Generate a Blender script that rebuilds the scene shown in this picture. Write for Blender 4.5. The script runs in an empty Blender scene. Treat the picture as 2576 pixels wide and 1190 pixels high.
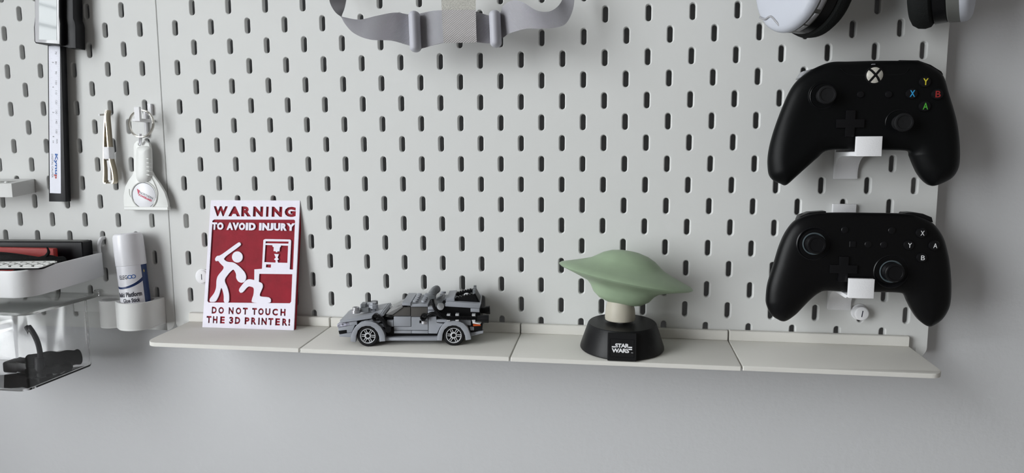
import bpy, bmesh, math, random
from mathutils import Matrix, Vector, geometry
import numpy as np
random.seed(4)
SC = bpy.context.scene
COL = SC.collection
# ---------------------------------------------------------------- camera, world, light, exposure (lengths in mm -> metres)
MM = 0.001
cam = bpy.data.objects.new('camera', bpy.data.cameras.new('camera'))
COL.objects.link(cam); SC.camera = cam
cam.location = (0.46886, -0.66747, -0.09313)
cam.rotation_euler = (1.455051, 0.0026004, 0.145641)
cam.data.sensor_width = 36; cam.data.lens = 1719.97 / 2576 * 36
cam.data.clip_start = 0.01
w = bpy.data.worlds.new('world'); SC.world = w; w.use_nodes = True
w.node_tree.nodes['Background'].inputs[0].default_value = (1.0, 0.97, 0.93, 1)
w.node_tree.nodes['Background'].inputs[1].default_value = 0.16
SC.view_settings.view_transform = 'Standard'; SC.view_settings.look = 'None'
SC.view_settings.gamma = 1; SC.view_settings.use_curve_mapping = False
SC.view_settings.exposure = 0.0
# daylight through the blinds of the window on the left
WIN = dict(x=-0.70, y=-1.17, z=0.20, w=1.15, h=1.46)
la = bpy.data.lights.new('window_daylight', 'AREA'); la.shape = 'RECTANGLE'
la.size = WIN['w']; la.size_y = WIN['h']; la.energy = 56; la.color = (0.95, 0.985, 1.0)
lo = bpy.data.objects.new('window_daylight', la); COL.objects.link(lo)
lo.location = (WIN['x'] - 0.07, WIN['y'], WIN['z']); lo.rotation_euler = (0, -math.pi/2, 0)
lo.rotation_euler = Vector((1, 0, 0)).to_track_quat('-Z', 'Y').to_euler()

# ---------------------------------------------------------------- materials
def mat(name, col, rough=0.5, metal=0.0, bump=0.0, bscale=300.0, spec=0.5, trans=0.0, ior=1.45, var=0.0, vscale=40.0, coat=0.0, emis=None, alpha=None):
    m = bpy.data.materials.new(name); m.use_nodes = True
    nt = m.node_tree; b = nt.nodes['Principled BSDF']
    b.inputs['Base Color'].default_value = (*col, 1); b.inputs['Roughness'].default_value = rough
    b.inputs['Metallic'].default_value = metal; b.inputs['Specular IOR Level'].default_value = spec
    b.inputs['IOR'].default_value = ior; b.inputs['Transmission Weight'].default_value = trans
    b.inputs['Coat Weight'].default_value = coat
    tc = nt.nodes.new('ShaderNodeTexCoord')
    if var:
        n = nt.nodes.new('ShaderNodeTexNoise'); n.inputs['Scale'].default_value = vscale; n.inputs['Detail'].default_value = 3
        nt.links.new(tc.outputs['Object'], n.inputs['Vector'])
        r = nt.nodes.new('ShaderNodeValToRGB'); r.color_ramp.elements[0].position = 0.3; r.color_ramp.elements[1].position = 0.7
        r.color_ramp.elements[0].color = (*[c*(1-var) for c in col], 1); r.color_ramp.elements[1].color = (*[min(1, c*(1+var)) for c in col], 1)
        nt.links.new(n.outputs['Fac'], r.inputs[0]); nt.links.new(r.outputs[0], b.inputs['Base Color'])
    if bump:
        n = nt.nodes.new('ShaderNodeTexNoise'); n.inputs['Scale'].default_value = bscale; n.inputs['Detail'].default_value = 4
        nt.links.new(tc.outputs['Object'], n.inputs['Vector'])
        p = nt.nodes.new('ShaderNodeBump'); p.inputs['Strength'].default_value = bump; p.inputs['Distance'].default_value = 0.0006
        nt.links.new(n.outputs['Fac'], p.inputs['Height']); nt.links.new(p.outputs[0], b.inputs['Normal'])
    return m
def wave_mat(name, col, rough, scale, strength, direction='DIAGONAL', dist=0.0004, dark=0.8):
    m = mat(name, col, rough); nt = m.node_tree; b = nt.nodes['Principled BSDF']
    tc = nt.nodes.new('ShaderNodeTexCoord'); wv = nt.nodes.new('ShaderNodeTexWave'); wv.bands_direction = direction
    wv.inputs['Scale'].default_value = scale; wv.inputs['Distortion'].default_value = 0.3
    nt.links.new(tc.outputs['UV'] if direction == 'DIAGONAL' else tc.outputs['Object'], wv.inputs['Vector'])
    p = nt.nodes.new('ShaderNodeBump'); p.inputs['Strength'].default_value = strength; p.inputs['Distance'].default_value = dist
    nt.links.new(wv.outputs['Fac'], p.inputs['Height']); nt.links.new(p.outputs[0], b.inputs['Normal'])
    r = nt.nodes.new('ShaderNodeValToRGB'); r.color_ramp.elements[0].color = (*[c*dark for c in col], 1); r.color_ramp.elements[1].color = (*col, 1)
    nt.links.new(wv.outputs['Fac'], r.inputs[0]); nt.links.new(r.outputs[0], b.inputs['Base Color'])
    return m
M = dict(
 wall=mat('wall_paint', (0.64, 0.645, 0.66), 0.85, bump=0.55, bscale=170, spec=0.2),
 board=mat('pegboard_enamel', (0.69, 0.695, 0.685), 0.62, bump=0.08, bscale=900, spec=0.25),
 shelf=mat('ivory_plastic', (0.72, 0.705, 0.665), 0.65, bump=0.10, bscale=500, spec=0.25),
 white=mat('white_plastic', (0.82, 0.825, 0.84), 0.5, bump=0.1, bscale=600, spec=0.35),
 hook=mat('white_printed_plastic', (0.84, 0.84, 0.86), 0.6, bump=0.3, bscale=900, spec=0.3),
 cup=mat('ivory_holder_plastic', (0.77, 0.775, 0.765), 0.55, spec=0.3),
 scraper=mat('white_moulded_plastic', (0.80, 0.81, 0.79), 0.38, spec=0.5),
 signwhite=mat('sign_white', (0.86, 0.83, 0.93), 0.55, bump=0.25, bscale=500, spec=0.3),
 signred=mat('sign_red', (0.27, 0.005, 0.018), 0.55, bump=0.3, bscale=260, spec=0.2, var=0.12, vscale=90),
 grey=mat('grey_brick_plastic', (0.33, 0.345, 0.38), 0.32, spec=0.5),
 grey2=mat('dark_grey_brick_plastic', (0.16, 0.17, 0.18), 0.35, spec=0.5),
 bsilver=mat('silver_stud_plastic', (0.5, 0.5, 0.52), 0.25, metal=0.6),
 rim=mat('pale_rim_plastic', (0.56, 0.57, 0.59), 0.35),
 black=mat('black_brick_plastic', (0.007, 0.007, 0.008), 0.35, spec=0.3),
 tyre=mat('black_rubber', (0.007, 0.007, 0.008), 0.75, spec=0.3),
 smoke=mat('smoked_window_plastic', (0.10, 0.095, 0.09), 0.12, spec=0.5),
 smoke2=mat('smoked_windscreen_plastic', (0.20, 0.20, 0.20), 0.14, spec=0.5),
 crystal=mat('crystal_painted_sparkle', (0.42, 0.42, 0.50), 0.1, var=0.75, vscale=520, bump=1.0, bscale=600, spec=0.8),  # opaque; the crystal's sparkle is painted in as light and dark speckle
 orange=mat('clear_orange_plastic', (0.55, 0.09, 0.02), 0.25),
 matte=mat('matte_black_shell', (0.0035, 0.0038, 0.0042), 0.42, bump=0.06, bscale=1500, spec=0.15),
 shell2=mat('satin_black_shell', (0.0035, 0.0035, 0.004), 0.38, bump=0.06, bscale=1500, spec=0.2),
 key=mat('black_button', (0.006, 0.006, 0.007), 0.28, spec=0.25),
 grip=mat('dark_textured_grip', (0.02, 0.024, 0.023), 0.6, bump=0.4, bscale=1400, spec=0.3),
 stickring=mat('slate_ring', (0.07, 0.09, 0.10), 0.4),
 pearl=mat('pearl_guide_button', (0.52, 0.50, 0.45), 0.3, spec=0.6, var=0.15, vscale=500),
 ly=mat('yellow_print', (0.60, 0.52, 0.04), 0.5), lx=mat('blue_print', (0.03, 0.30, 0.60), 0.5),
 lb=mat('red_print', (0.26, 0.02, 0.02), 0.5), lg=mat('green_print', (0.07, 0.36, 0.04), 0.5),
 lw=mat('white_print', (0.78, 0.78, 0.80), 0.5),
 navy=mat('navy_print', (0.012, 0.035, 0.13), 0.4), ink=mat('dark_ink', (0.03, 0.03, 0.05), 0.5),
 blue=mat('blue_print_ink', (0.02, 0.12, 0.42), 0.5), pink=mat('red_pink_ink', (0.60, 0.06, 0.12), 0.5), redink=mat('red_ink', (0.45, 0.04, 0.03), 0.5),
 gold=mat('yellow_ink', (0.75, 0.6, 0.1), 0.5), greyink=mat('grey_ink', (0.2, 0.2, 0.22), 0.5), palink=mat('pale_ink', (0.55, 0.56, 0.62), 0.5),
 gloss=mat('white_gloss_plastic', (0.84, 0.84, 0.88), 0.28, spec=0.5),
 label=mat('label_paper', (0.82, 0.82, 0.87), 0.35, spec=0.5),
 steel=mat('polished_steel', (0.74, 0.72, 0.67), 0.2, metal=1.0),
 brass=mat('gilt_steel', (0.50, 0.44, 0.34), 0.22, metal=1.0),
 display=mat('display_glass', (0.30, 0.33, 0.34), 0.05, spec=0.6),
 bezel=mat('silver_bezel', (0.55, 0.55, 0.57), 0.12, spec=0.8),
 caliper=mat('black_caliper_plastic', (0.007, 0.007, 0.009), 0.38, spec=0.3),
 scale=mat('silver_scale_plate', (0.74, 0.75, 0.84), 0.35, spec=0.5),
 clear=mat('clear_acrylic', (1.0, 1.0, 1.0), 0.03, trans=1.0, ior=1.33),
 lid=mat('frosted_acrylic_lid', (0.90, 0.92, 0.90), 0.12, trans=0.85, ior=1.3),
 red=mat('red_box_plastic', (0.36, 0.012, 0.008), 0.5, bump=0.2),
 lampblack=mat('black_lamp_base', (0.008, 0.008, 0.009), 0.42, bump=0.1, bscale=800, spec=0.3),
 sage=mat('sage_green_plastic', (0.31, 0.405, 0.275), 0.42, spec=0.4, var=0.05, vscale=60),
 beige=mat('beige_plastic', (0.46, 0.43, 0.36), 0.5),
 brown=mat('brown_line', (0.20, 0.16, 0.13), 0.6),
 clearpost=mat('clear_post', (0.8, 0.8, 0.8), 0.1, trans=0.6),
 hpwhite=mat('headset_white_shell', (0.52, 0.54, 0.60), 0.45, bump=0.05, bscale=900),
 hpgrey=mat('headset_grey_ring', (0.12, 0.122, 0.115), 0.45),
 hplight=mat('headset_button_grey', (0.34, 0.34, 0.36), 0.4),
 foam=mat('black_cushion_fabric', (0.012, 0.013, 0.013), 0.9, bump=0.6, bscale=900, spec=0.2),
 strap=wave_mat('grey_twill_elastic', (0.62, 0.61, 0.66), 0.8, 4.4, 0.9, dark=0.55),
 twill=wave_mat('warm_grey_twill', (0.47, 0.45, 0.45), 0.8, 2.0, 0.6, dark=0.85),
 felt=mat('grey_felt', (0.50, 0.49, 0.45), 0.95, bump=0.9, bscale=1200, var=0.2, vscale=900, spec=0.1),
 slider=mat('lilac_grey_plastic', (0.47, 0.47, 0.52), 0.5),
 slat=mat('blind_slat', (0.75, 0.75, 0.76), 0.5),
)
# ---------------------------------------------------------------- helpers
ORG = {}
def origin(o): return ORG.get(o.name, Vector((0, 0, 0)))
def tag(o, label=None, cat=None, group=None, kind=None):
    for k, v in (('label', label), ('category', cat), ('group', group), ('kind', kind)):
        if v: o[k] = v
    return o
def thing(name, loc, label, cat, group=None):
    o = bpy.data.objects.new(name, None); COL.objects.link(o); o.empty_display_size = 0.01
    o.location = Vector(loc) * MM; ORG[o.name] = Vector(loc)
    return tag(o, label, cat, group)
def obj(name, bm, m, parent=None, smooth=35, label=None, loc=None):
    """one mesh object; bm in world mm"""
    org = origin(parent) if parent else Vector(loc or (0, 0, 0))
    bmesh.ops.remove_doubles(bm, verts=bm.verts, dist=1e-4)
    bmesh.ops.recalc_face_normals(bm, faces=bm.faces)
    for v in bm.verts: v.co = (v.co - org) * MM
    me = bpy.data.meshes.new(name); bm.to_mesh(me); bm.free()
    for mm_ in (m if isinstance(m, (list, tuple)) else [m]): me.materials.append(M[mm_])
    if smooth:
        me.shade_smooth(); me.set_sharp_from_angle(angle=math.radians(smooth))
    o = bpy.data.objects.new(name, me); COL.objects.link(o)
    if parent: o.parent = parent; ORG[o.name] = org
    else: o.location = org * MM; ORG[o.name] = org
    if label: o['label'] = label
    return o
def B(): return bmesh.new()
def Fr(O=(0, 0, 0), U=(1, 0, 0), V=(0, 0, 1), N=None):
    U = Vector(U).normalized(); V = Vector(V); V = (V - U * V.dot(U)).normalized()
    N = U.cross(V) if N is None else Vector(N)
    m = Matrix.Identity(4)
    for i in range(3): m[i][0], m[i][1], m[i][2], m[i][3] = U[i], V[i], N[i], O[i]
    return m          # local x,y,z -> world ; default frame: x right, y up, z towards the room
def xf(bm, vs, fr):
    if fr is not None:
        for v in vs: v.co = fr @ v.co
def box(bm, x0, x1, y0, y1, z0, z1, bev=0, fr=None, seg=1):
    r = bmesh.ops.create_cube(bm, size=1); vs = r['verts']
    for v in vs: v.co = Vector(((x0+x1)/2 + v.co.x*(x1-x0), (y0+y1)/2 + v.co.y*(y1-y0), (z0+z1)/2 + v.co.z*(z1-z0)))
    if bev:
        es = list({e for v in vs for e in v.link_edges})
        r = bmesh.ops.bevel(bm, geom=es, offset=bev, segments=seg, affect='EDGES', profile=0.5)
        vs = list({v for f in r['faces'] for v in f.verts} | {v for v in vs if v.is_valid})
    xf(bm, vs, fr)
def prism(bm, loop, z0, z1, fr=None, bev=0):
    """polygon (x,y) extruded local z0..z1, optional bevel on the z1 rim"""
    a = [bm.verts.new((x, y, z0)) for x, y in loop]; b = [bm.verts.new((x, y, z1)) for x, y in loop]
    n = len(loop); fa = bm.faces.new(a); fb = bm.faces.new(b[::-1])
    for i in range(n): bm.faces.new((a[i], b[i], b[(i+1) % n], a[(i+1) % n]))
    vs = a + b
    if bev:
        es = list(fb.edges)
        r = bmesh.ops.bevel(bm, geom=es, offset=bev, segments=2, affect='EDGES', profile=0.5)
        vs = list({v for f in r['faces'] for v in f.verts} | {v for v in vs if v.is_valid})
    xf(bm, vs, fr)
def lathe(bm, prof, fr=None, seg=32, sx=1, sy=1, cap=True):
    """profile [(r, z)] around local z"""
    rings = []; vs = []
    for r, z in prof:
        ring = [bm.verts.new((max(r, 1e-3)*math.cos(2*math.pi*i/seg)*sx, max(r, 1e-3)*math.sin(2*math.pi*i/seg)*sy, z)) for i in range(seg)]
        rings.append(ring); vs += ring
    for a, b in zip(rings, rings[1:]):
        for i in range(seg): bm.faces.new((a[i], a[(i+1) % seg], b[(i+1) % seg], b[i]))
    if cap:
        bm.faces.new(rings[0][::-1]); bm.faces.new(rings[-1])
    xf(bm, vs, fr)
def rod(bm, p, q, r, seg=16, r2=None):
    p, q = Vector(p), Vector(q); d = (q - p); L = d.length
    lathe(bm, [(r, 0), (r2 or r, L)], Matrix.Translation(p) @ d.to_track_quat('Z', 'Y').to_matrix().to_4x4(), seg)
def catmull(P, n=8, closed=False):
    P = [np.array(p, float) for p in P]; out = []; N = len(P)
    rng = N if closed else N - 1
    for i in range(rng):
        if closed: p0, p1, p2, p3 = P[i-1], P[i], P[(i+1) % N], P[(i+2) % N]
        else: p0, p1, p2, p3 = P[max(i-1, 0)], P[i], P[i+1], P[min(i+2, N-1)]
        for k in range(n):
            t = k / n
            out.append(0.5*((2*p1) + (-p0+p2)*t + (2*p0-5*p1+4*p2-p3)*t*t + (-p0+3*p1-3*p2+p3)*t**3))
    if not closed: out.append(P[-1])
    return [tuple(float(c) for c in p) for p in out]
def tube(bm, pts, r, seg=12, rfun=None):
    pts = [Vector(p) for p in pts]; rings = []; up = None
    for i, p in enumerate(pts):
        t = (pts[min(i+1, len(pts)-1)] - pts[max(i-1, 0)]).normalized()
        if up is None: up = t.orthogonal().normalized()
        up = (up - t * up.dot(t)).normalized(); s = t.cross(up)
        rr = rfun(i) if rfun else r
        rings.append([bm.verts.new(p + (up*math.cos(a) + s*math.sin(a))*rr) for a in [2*math.pi*k/seg for k in range(seg)]])
    for a, b in zip(rings, rings[1:]):
        for i in range(seg): bm.faces.new((a[i], a[(i+1) % seg], b[(i+1) % seg], b[i]))
    bm.faces.new(rings[0][::-1]); bm.faces.new(rings[-1])
def rrect(x0, x1, y0, y1, r, n=6):
    o = []
    for cx, cy, a in ((x1-r, y1-r, 0), (x0+r, y1-r, 90), (x0+r, y0+r, 180), (x1-r, y0+r, 270)):
        for k in range(n+1):
            t = math.radians(a + 90*k/n); o.append((cx + r*math.cos(t), cy + r*math.sin(t)))
    return o
def curve_to_bm(bm, cu, fr, fix=None):
    o = bpy.data.objects.new('tmp', cu); COL.objects.link(o)
    me = bpy.data.meshes.new_from_object(o)
    bpy.data.objects.remove(o); bpy.data.curves.remove(cu)
    n = len(bm.verts); bm.from_mesh(me); bpy.data.meshes.remove(me)
    bm.verts.ensure_lookup_table(); vs = bm.verts[n:]
    if fix: fix(vs)
    xf(bm, vs, fr); return vs
def flat(bm, loops, z0, z1, fr=None, bev=0):
    """2D loops with even-odd holes, extruded local z0..z1"""
    cu = bpy.data.curves.new('flat', 'CURVE'); cu.dimensions = '2D'; cu.fill_mode = 'BOTH'
    for lp in loops:
        s = cu.splines.new('POLY'); s.points.add(len(lp)-1)
        for p, q in zip(s.points, lp): p.co = (q[0], q[1], 0, 1)
        s.use_cyclic_u = True
    cu.extrude = (z1-z0)/2 - bev
    if bev: cu.bevel_depth = bev; cu.offset = -bev; cu.bevel_resolution = 1
    def fix(vs):
        for v in vs: v.co.z += (z0+z1)/2
    curve_to_bm(bm, cu, fr, fix)
def font(body, bold, ex, res=4, space=1.0):
    cu = bpy.data.curves.new('txt', 'FONT'); cu.body = body; cu.size = 1; cu.offset = bold; cu.extrude = ex; cu.resolution_u = res; cu.space_character = space
    cu.align_x = 'LEFT'; return cu
def text(bm, body, x0, x1, y0, y1, z0, z1, fr=None, bold=0.0, space=1.0, warp=None):
    """text stretched to fill the rectangle"""
    def fix(vs):
        xs = [v.co.x for v in vs]; ys = [v.co.y for v in vs]; a, b, c, d = min(xs), max(xs), min(ys), max(ys)
        for v in vs:
            v.co = Vector((x0 + (v.co.x-a)/(b-a)*(x1-x0), y0 + (v.co.y-c)/(d-c)*(y1-y0), z1 if v.co.z > 0 else z0))
            if warp: v.co = warp(v.co)
    curve_to_bm(bm, font(body, bold, 0.1, 3, space), fr, fix)
def text_loops(body, x0, x1, y0, y1, bold=0.0, space=1.0):
    """outlines of a text as closed 2D loops"""
    t = B(); cu = font(body, bold, 0, 3, space)
    curve_to_bm(t, cu, None)
    bmesh.ops.remove_doubles(t, verts=t.verts, dist=1e-5)
    nb = {}
    for e in t.edges:
        if len(e.link_faces) == 1:
            a, b = e.verts; nb.setdefault(a.index, []).append(b.index); nb.setdefault(b.index, []).append(a.index)
    t.verts.ensure_lookup_table(); P = [v.co.xy.copy() for v in t.verts]; t.free()
    loops = []; seen = set()
    for s in nb:
        if s in seen: continue
        lp = [s]; seen.add(s); cur = s
        while True:
            nx = [q for q in nb[cur] if q not in seen]
            if not nx: break
            cur = nx[0]; seen.add(cur); lp.append(cur)
        loops.append([tuple(P[i]) for i in lp])
    xs = [p[0] for l in loops for p in l]; ys = [p[1] for l in loops for p in l]; a, b, c, d = min(xs), max(xs), min(ys), max(ys)
    return [[(x0 + (p[0]-a)/(b-a)*(x1-x0), y0 + (p[1]-c)/(d-c)*(y1-y0)) for p in l] for l in loops]
def bb(pts):
    xs = [p[0] for p in pts]; ys = [p[1] for p in pts]; return min(xs), max(xs), min(ys), max(ys)
def circ(cx, cy, r, n=24, ry=None): return [(cx + r*math.cos(2*math.pi*k/n), cy + (ry or r)*math.sin(2*math.pi*k/n)) for k in range(n)]
def shelf_z(y): return -268.0 + (y + 5) * 0.0458

# ---------------------------------------------------------------- the setting
bm = B(); box(bm, -900, 1900, 17, 60, -900, 700)
o = obj('wall_back', bm, 'wall', loc=(400, 17, -100)); tag(o, 'pale grey painted wall behind the pegboards', kind='structure')
# the window with its blind, out of frame on the left: it lights the place and shows in glossy things
wx, wy, wz = WIN['x']*1000, WIN['y']*1000, WIN['z']*1000; hw, hh = WIN['w']*500, WIN['h']*500
bm = B()
for a in ((wy-hw-60, wy-hw, wz-hh-60, wz+hh+60), (wy+hw, wy+hw+60, wz-hh-60, wz+hh+60), (wy-hw, wy+hw, wz-hh-60, wz-hh), (wy-hw, wy+hw, wz+hh, wz+hh+60)):
    box(bm, wx-90, wx-10, a[0], a[1], a[2], a[3], 3)
win = obj('window_1', bm, 'slat', loc=(wx, wy, wz)); tag(win, kind='structure')
ns = 36
proto = None
for i in range(ns):
    z = wz - hh + (i+0.5)*2*hh/ns
    if proto is None:
        bm = B(); fr = Matrix.Translation((wx+5, wy, z)) @ Matrix.Rotation(math.radians(18), 4, 'Y')
        box(bm, -20, 20, -hw, hw, -1, 1, 0, fr); proto = obj('slat', bm, 'slat', win); proto_z = z
    else:
        c = proto.copy(); COL.objects.link(c); c.parent = win; c.location = (0, 0, (z-proto_z)*MM)

# ---------------------------------------------------------------- pegboards
def stadium(cx, cz, hw_, hl, n=6):
    o = []
    for s, a0 in ((1, 0), (-1, 180)):
        for k in range(n+1):
            t = math.radians(a0 + 180*k/n); o.append((cx + hw_*math.cos(t), cz + s*(hl-hw_) + hw_*math.sin(t)))
    return o
def pegboard(X0, X1, cols, ztop, lab, cut=None):
    """cols: slot columns (x); slots every 40 mm, odd columns shifted by 20"""
    bm = B(); zb = -280
    steps = [(3.55, 8.6, 0.0), (3.05, 8.1, 0.25), (2.65, 7.75, 0.75), (2.45, 7.55, 1.5), (2.45, 7.55, 5.0)]
    xa, xb = min(cols)-10, max(cols)+10
    for x in cols:
        shift = (round((x-20)/20)) % 2      # 0: rows at multiples of 40 ; 1: rows at 20+40k
        z = -240 if shift == 0 else -260
        if shift == 0:                       # fill strip under the lowest cell
            vs = [bm.verts.new(p) for p in ((x-10, 0, zb), (x+10, 0, zb), (x+10, 0, -260), (x-10, 0, -260))]; bm.faces.new(vs)
        if shift == 0:
            vs = [bm.verts.new(p) for p in ((x-10, 0, 260), (x+10, 0, 260), (x+10, 0, ztop), (x-10, 0, ztop))]; bm.faces.new(vs)
        while z + 20 < ztop + 1:
            rings = [[bm.verts.new((px, d, pz)) for px, pz in stadium(x, z, a, b)] for a, b, d in steps]
            n = len(rings[0])
            for r0, r1 in zip(rings, rings[1:]):
                for i in range(n): bm.faces.new((r0[i], r0[(i+1) % n], r1[(i+1) % n], r1[i]))
            # ring to cell rectangle
            r0 = rings[0]; top = z + 20; bot = z - 20
            c = {k: bm.verts.new(p) for k, p in dict(tr=(x+10, 0, top), tl=(x-10, 0, top), bl=(x-10, 0, bot), br=(x+10, 0, bot)).items()}
            h = n//2; q = h//2
            bm.faces.new((c['br'], c['tr'], r0[0], r0[n-1]))
            for i in range(0, q): bm.faces.new((r0[i], c['tr'], r0[i+1]))
            bm.faces.new((r0[q], c['tr'], c['tl']))
            for i in range(q, h-1): bm.faces.new((r0[i], c['tl'], r0[i+1]))
            bm.faces.new((c['tl'], c['bl'], r0[h], r0[h-1]))
            for i in range(h, h+q): bm.faces.new((r0[i], c['bl'], r0[i+1]))
            bm.faces.new((r0[h+q], c['bl'], c['br']))
            for i in range(h+q, n-1): bm.faces.new((r0[i], c['br'], r0[i+1]))
            # back face of the board in this cell
            rb = rings[-1]
            cb = {k: bm.verts.new((v.co.x, 5, v.co.z)) for k, v in c.items()}
            bm.faces.new((cb['br'], rb[n-1], rb[0], cb['tr']))
            for i in range(0, q): bm.faces.new((rb[i], rb[i+1], cb['tr']))
            bm.faces.new((rb[q], cb['tl'], cb['tr']))
            for i in range(q, h-1): bm.faces.new((rb[i], rb[i+1], cb['tl']))
            bm.faces.new((cb['tl'], rb[h-1], rb[h], cb['bl']))
            for i in range(h, h+q): bm.faces.new((rb[i], rb[i+1], cb['bl']))
            bm.faces.new((rb[h+q], cb['br'], cb['bl']))
            for i in range(h+q, n-1): bm.faces.new((rb[i], rb[i+1], cb['br']))
            ztop_here = top; z += 40
    # side margins with rounded lower corners and a folded edge
    R = 10; e = 0.45
    for sgn, xi, xo in ((-1, xa, X0), (1, xb, X1)):
        path = [(xi, zb)] + [(xo - sgn*R + sgn*R*math.sin(math.radians(t)), zb + R - R*math.cos(math.radians(t))) for t in range(0, 91, 15)] + [(xo, ztop)]
        cen = (xi, ztop)
        fr_ = [bm.verts.new((x if abs(x-xi) < .01 and k == 0 else x - (sgn*e if k > 1 else 0), 0, z + (e if z < zb+.1 else 0))) for k, (x, z) in enumerate(path)]
        mid = [bm.verts.new((x, e, z)) for x, z in path]; bk = [bm.verts.new((x, 5, z)) for x, z in path]
        cv = bm.verts.new((cen[0] - sgn*1.2, 0.03, cen[1]))
        fr_[0].co.x -= sgn*1.2; fr_[0].co.y = 0.03
        for i in range(len(path)-1):
            bm.faces.new((fr_[i], fr_[i+1], cv)) if i else bm.faces.new((fr_[0], fr_[1], cv))
            bm.faces.new((fr_[i], mid[i], mid[i+1], fr_[i+1])); bm.faces.new((mid[i], bk[i], bk[i+1], mid[i+1]))
    vs = [bm.verts.new(p) for p in ((xa, 0, zb), (xb, 0, zb), (xb, 5, zb), (xa, 5, zb))]; bm.faces.new(vs)
    vs = [bm.verts.new(p) for p in ((X0, 0, ztop), (X1, 0, ztop), (X1, 5, ztop), (X0, 5, ztop))]; bm.faces.new(vs)
    org = Vector(((X0+X1)/2, 5, zb))
    for v in bm.verts: v.co = (v.co - org) * MM
    bmesh.ops.remove_doubles(bm, verts=bm.verts, dist=1e-6)
    bmesh.ops.recalc_face_normals(bm, faces=bm.faces)
    me = bpy.data.meshes.new('pegboard'); bm.to_mesh(me); bm.free(); me.materials.append(M['board'])
    me.shade_smooth(); me.set_sharp_from_angle(angle=math.radians(18))
    o = bpy.data.objects.new('pegboard', me); COL.objects.link(o); o.location = org*MM; ORG[o.name] = org
    tag(o, lab, 'pegboard')
    # fixings that hold the board off the wall
    for xx in (X0+14, X1-14):
        for zz in (-165, 235):
            b2 = B(); box(b2, xx-8, xx+8, 5, 17, zz-15, zz+15, 1); obj('wall_spacer', b2, 'board', o)
    return o
pegboard(0.25, 760, [20+20*k for k in range(37)], 280, 'white pegboard with staggered slots, large board right of the seam, behind toy car and controllers')
pegboard(-360, -0.25, [-340+20*k for k in range(17)], 280, 'white slotted pegboard left of the seam, behind the caliper and the white tray')

# ---------------------------------------------------------------- shelf modules
slabs = [('ivory shelf plate at the left end, under the red warning sign', 20, 179.2, 'l', 0), ('ivory shelf plate second from left, under the grey toy car', 180.6, 379.4, '', -.3),
         ('ivory shelf plate third from left, under the small green lamp', 380.6, 580.0, '', -.5), ('empty ivory shelf plate at the right end below the controllers', 581.4, 742, 'r', 0)]
for lab, xa, xb, end, dz in slabs:
    t = thing('shelf_plate', ((xa+xb)/2, -1, -270), lab, 'shelf', 'ivory shelf plates in a row along the lower edge of the pegboard')
    zf = -268.0
    fr = Matrix(((1, 0, 0, 0), (0, 0, -1, 0), (0, 1, 0, 0), (0, 0, 0, 1)))
    R = 11; loop = []
    yf = -77.0 + dz; yb = -0.3
    if end == 'l': loop += [(xa+R - R*math.cos(math.radians(a)), yf + R - R*math.sin(math.radians(a))) for a in range(0, 91, 10)]
    else: loop += [(xa, yf+.6), (xa+.6, yf)]
    if end == 'r': loop += [(xb-R + R*math.sin(math.radians(a)), yf + R - R*math.cos(math.radians(a))) for a in range(0, 91, 10)]
    else: loop += [(xb-.6, yf), (xb, yf+.6)]
    loop += [(xb, yb), (xa, yb)]
    bm = B(); prism(bm, [(x, y) for x, y in loop], -3.9, 0, None, 0.5)
    for v in bm.verts: v.co.z += -268.0 + (v.co.y + 5)*0.0458 + dz*0.3
    obj('plate', bm, 'shelf', t)
    bm = B(); box(bm, xa+(0.0), xb-(0), -6, -0.3, -268.2, -258.6+dz*.3, 0.6)
    obj('back_lip', bm, 'shelf', t)
    if end == 'l':
        for q in range(3): pass

# screw caps on the board
def screwcap(x, z, ang, lab, dep=9, r=6.2):
    t = thing('fixing_cap', (x, -0.2, z), lab, 'cap')
    fr = Matrix.Translation((x, 0, z)) @ Matrix.Rotation(math.pi/2, 4, 'X')
    bm = B(); lathe(bm, [(r+1.3, 0.2), (r+1.3, 1.2), (r+.3, 1.6), (r+.2, dep-1), (r-.4, dep-.3), (r-1.2, dep), (0, dep)], fr, 32); obj('cap', bm, 'hook', t)
    f2 = Matrix.Translation((x, -dep, z)) @ Matrix.Rotation(math.radians(ang), 4, 'Y') @ Matrix.Rotation(math.pi/2, 4, 'X')
    bm = B(); box(bm, -.45, .45, -3, 3, -.4, .06, 0, f2); obj('screw_slot', bm, 'ink', t)
screwcap(698.5, -237.8, 8, 'round white fixing cap with a slot, below the lower controller', 9)
screwcap(36.0, -219.5, 0, 'round white fixing cap with a slot, half hidden behind the red warning sign', 3, 7)
# ---------------------------------------------------------------- warning sign
SU = Vector((1, 0, 0)); SV = Vector((0, 23.1, 131.2)).normalized(); SO = Vector((47.1, -23.1, -268.9))
SF = Fr(SO, SU, SV)
t = thing('warning_sign', (97, -21, -268.9), 'red and white warning sign with pictograms leaning on the shelf', 'sign')
cor = [(-0.07,0.03),(101.09,0.1),(102.25,133.57),(2.75,133.2)]
bm = B(); flat(bm, [cor], -5.0, -1.0, SF); obj('red_panel', bm, 'signred', t, label='dark red backing panel')
win_ = [(7.3,112.9),(96.49,113.71),(97.77,112.56),(97.63,62.43),(96.88,62.13),(97.09,57.37),(97.08,29.32),(95.63,27.56),(5.41,25.89),(4.23,27.32),(5.46,111.55)]
W1 = bb([(5.76,127.43),(98.24,116.06)]); W2 = bb([(9.11,21.61),(15.48,14.51)]); W3 = bb([(3.76,11.82),(12.83,4.53)]); W4 = bb([(5.22,109.92),(97.92,102.1)])
def glyphs(chars, xs, y0, y1, bold):
    o = []
    for k_, c_ in enumerate(chars):
        o.append((c_, xs[2*k_][0], xs[2*k_+1][0], y0, y1, bold))
    return o
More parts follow.
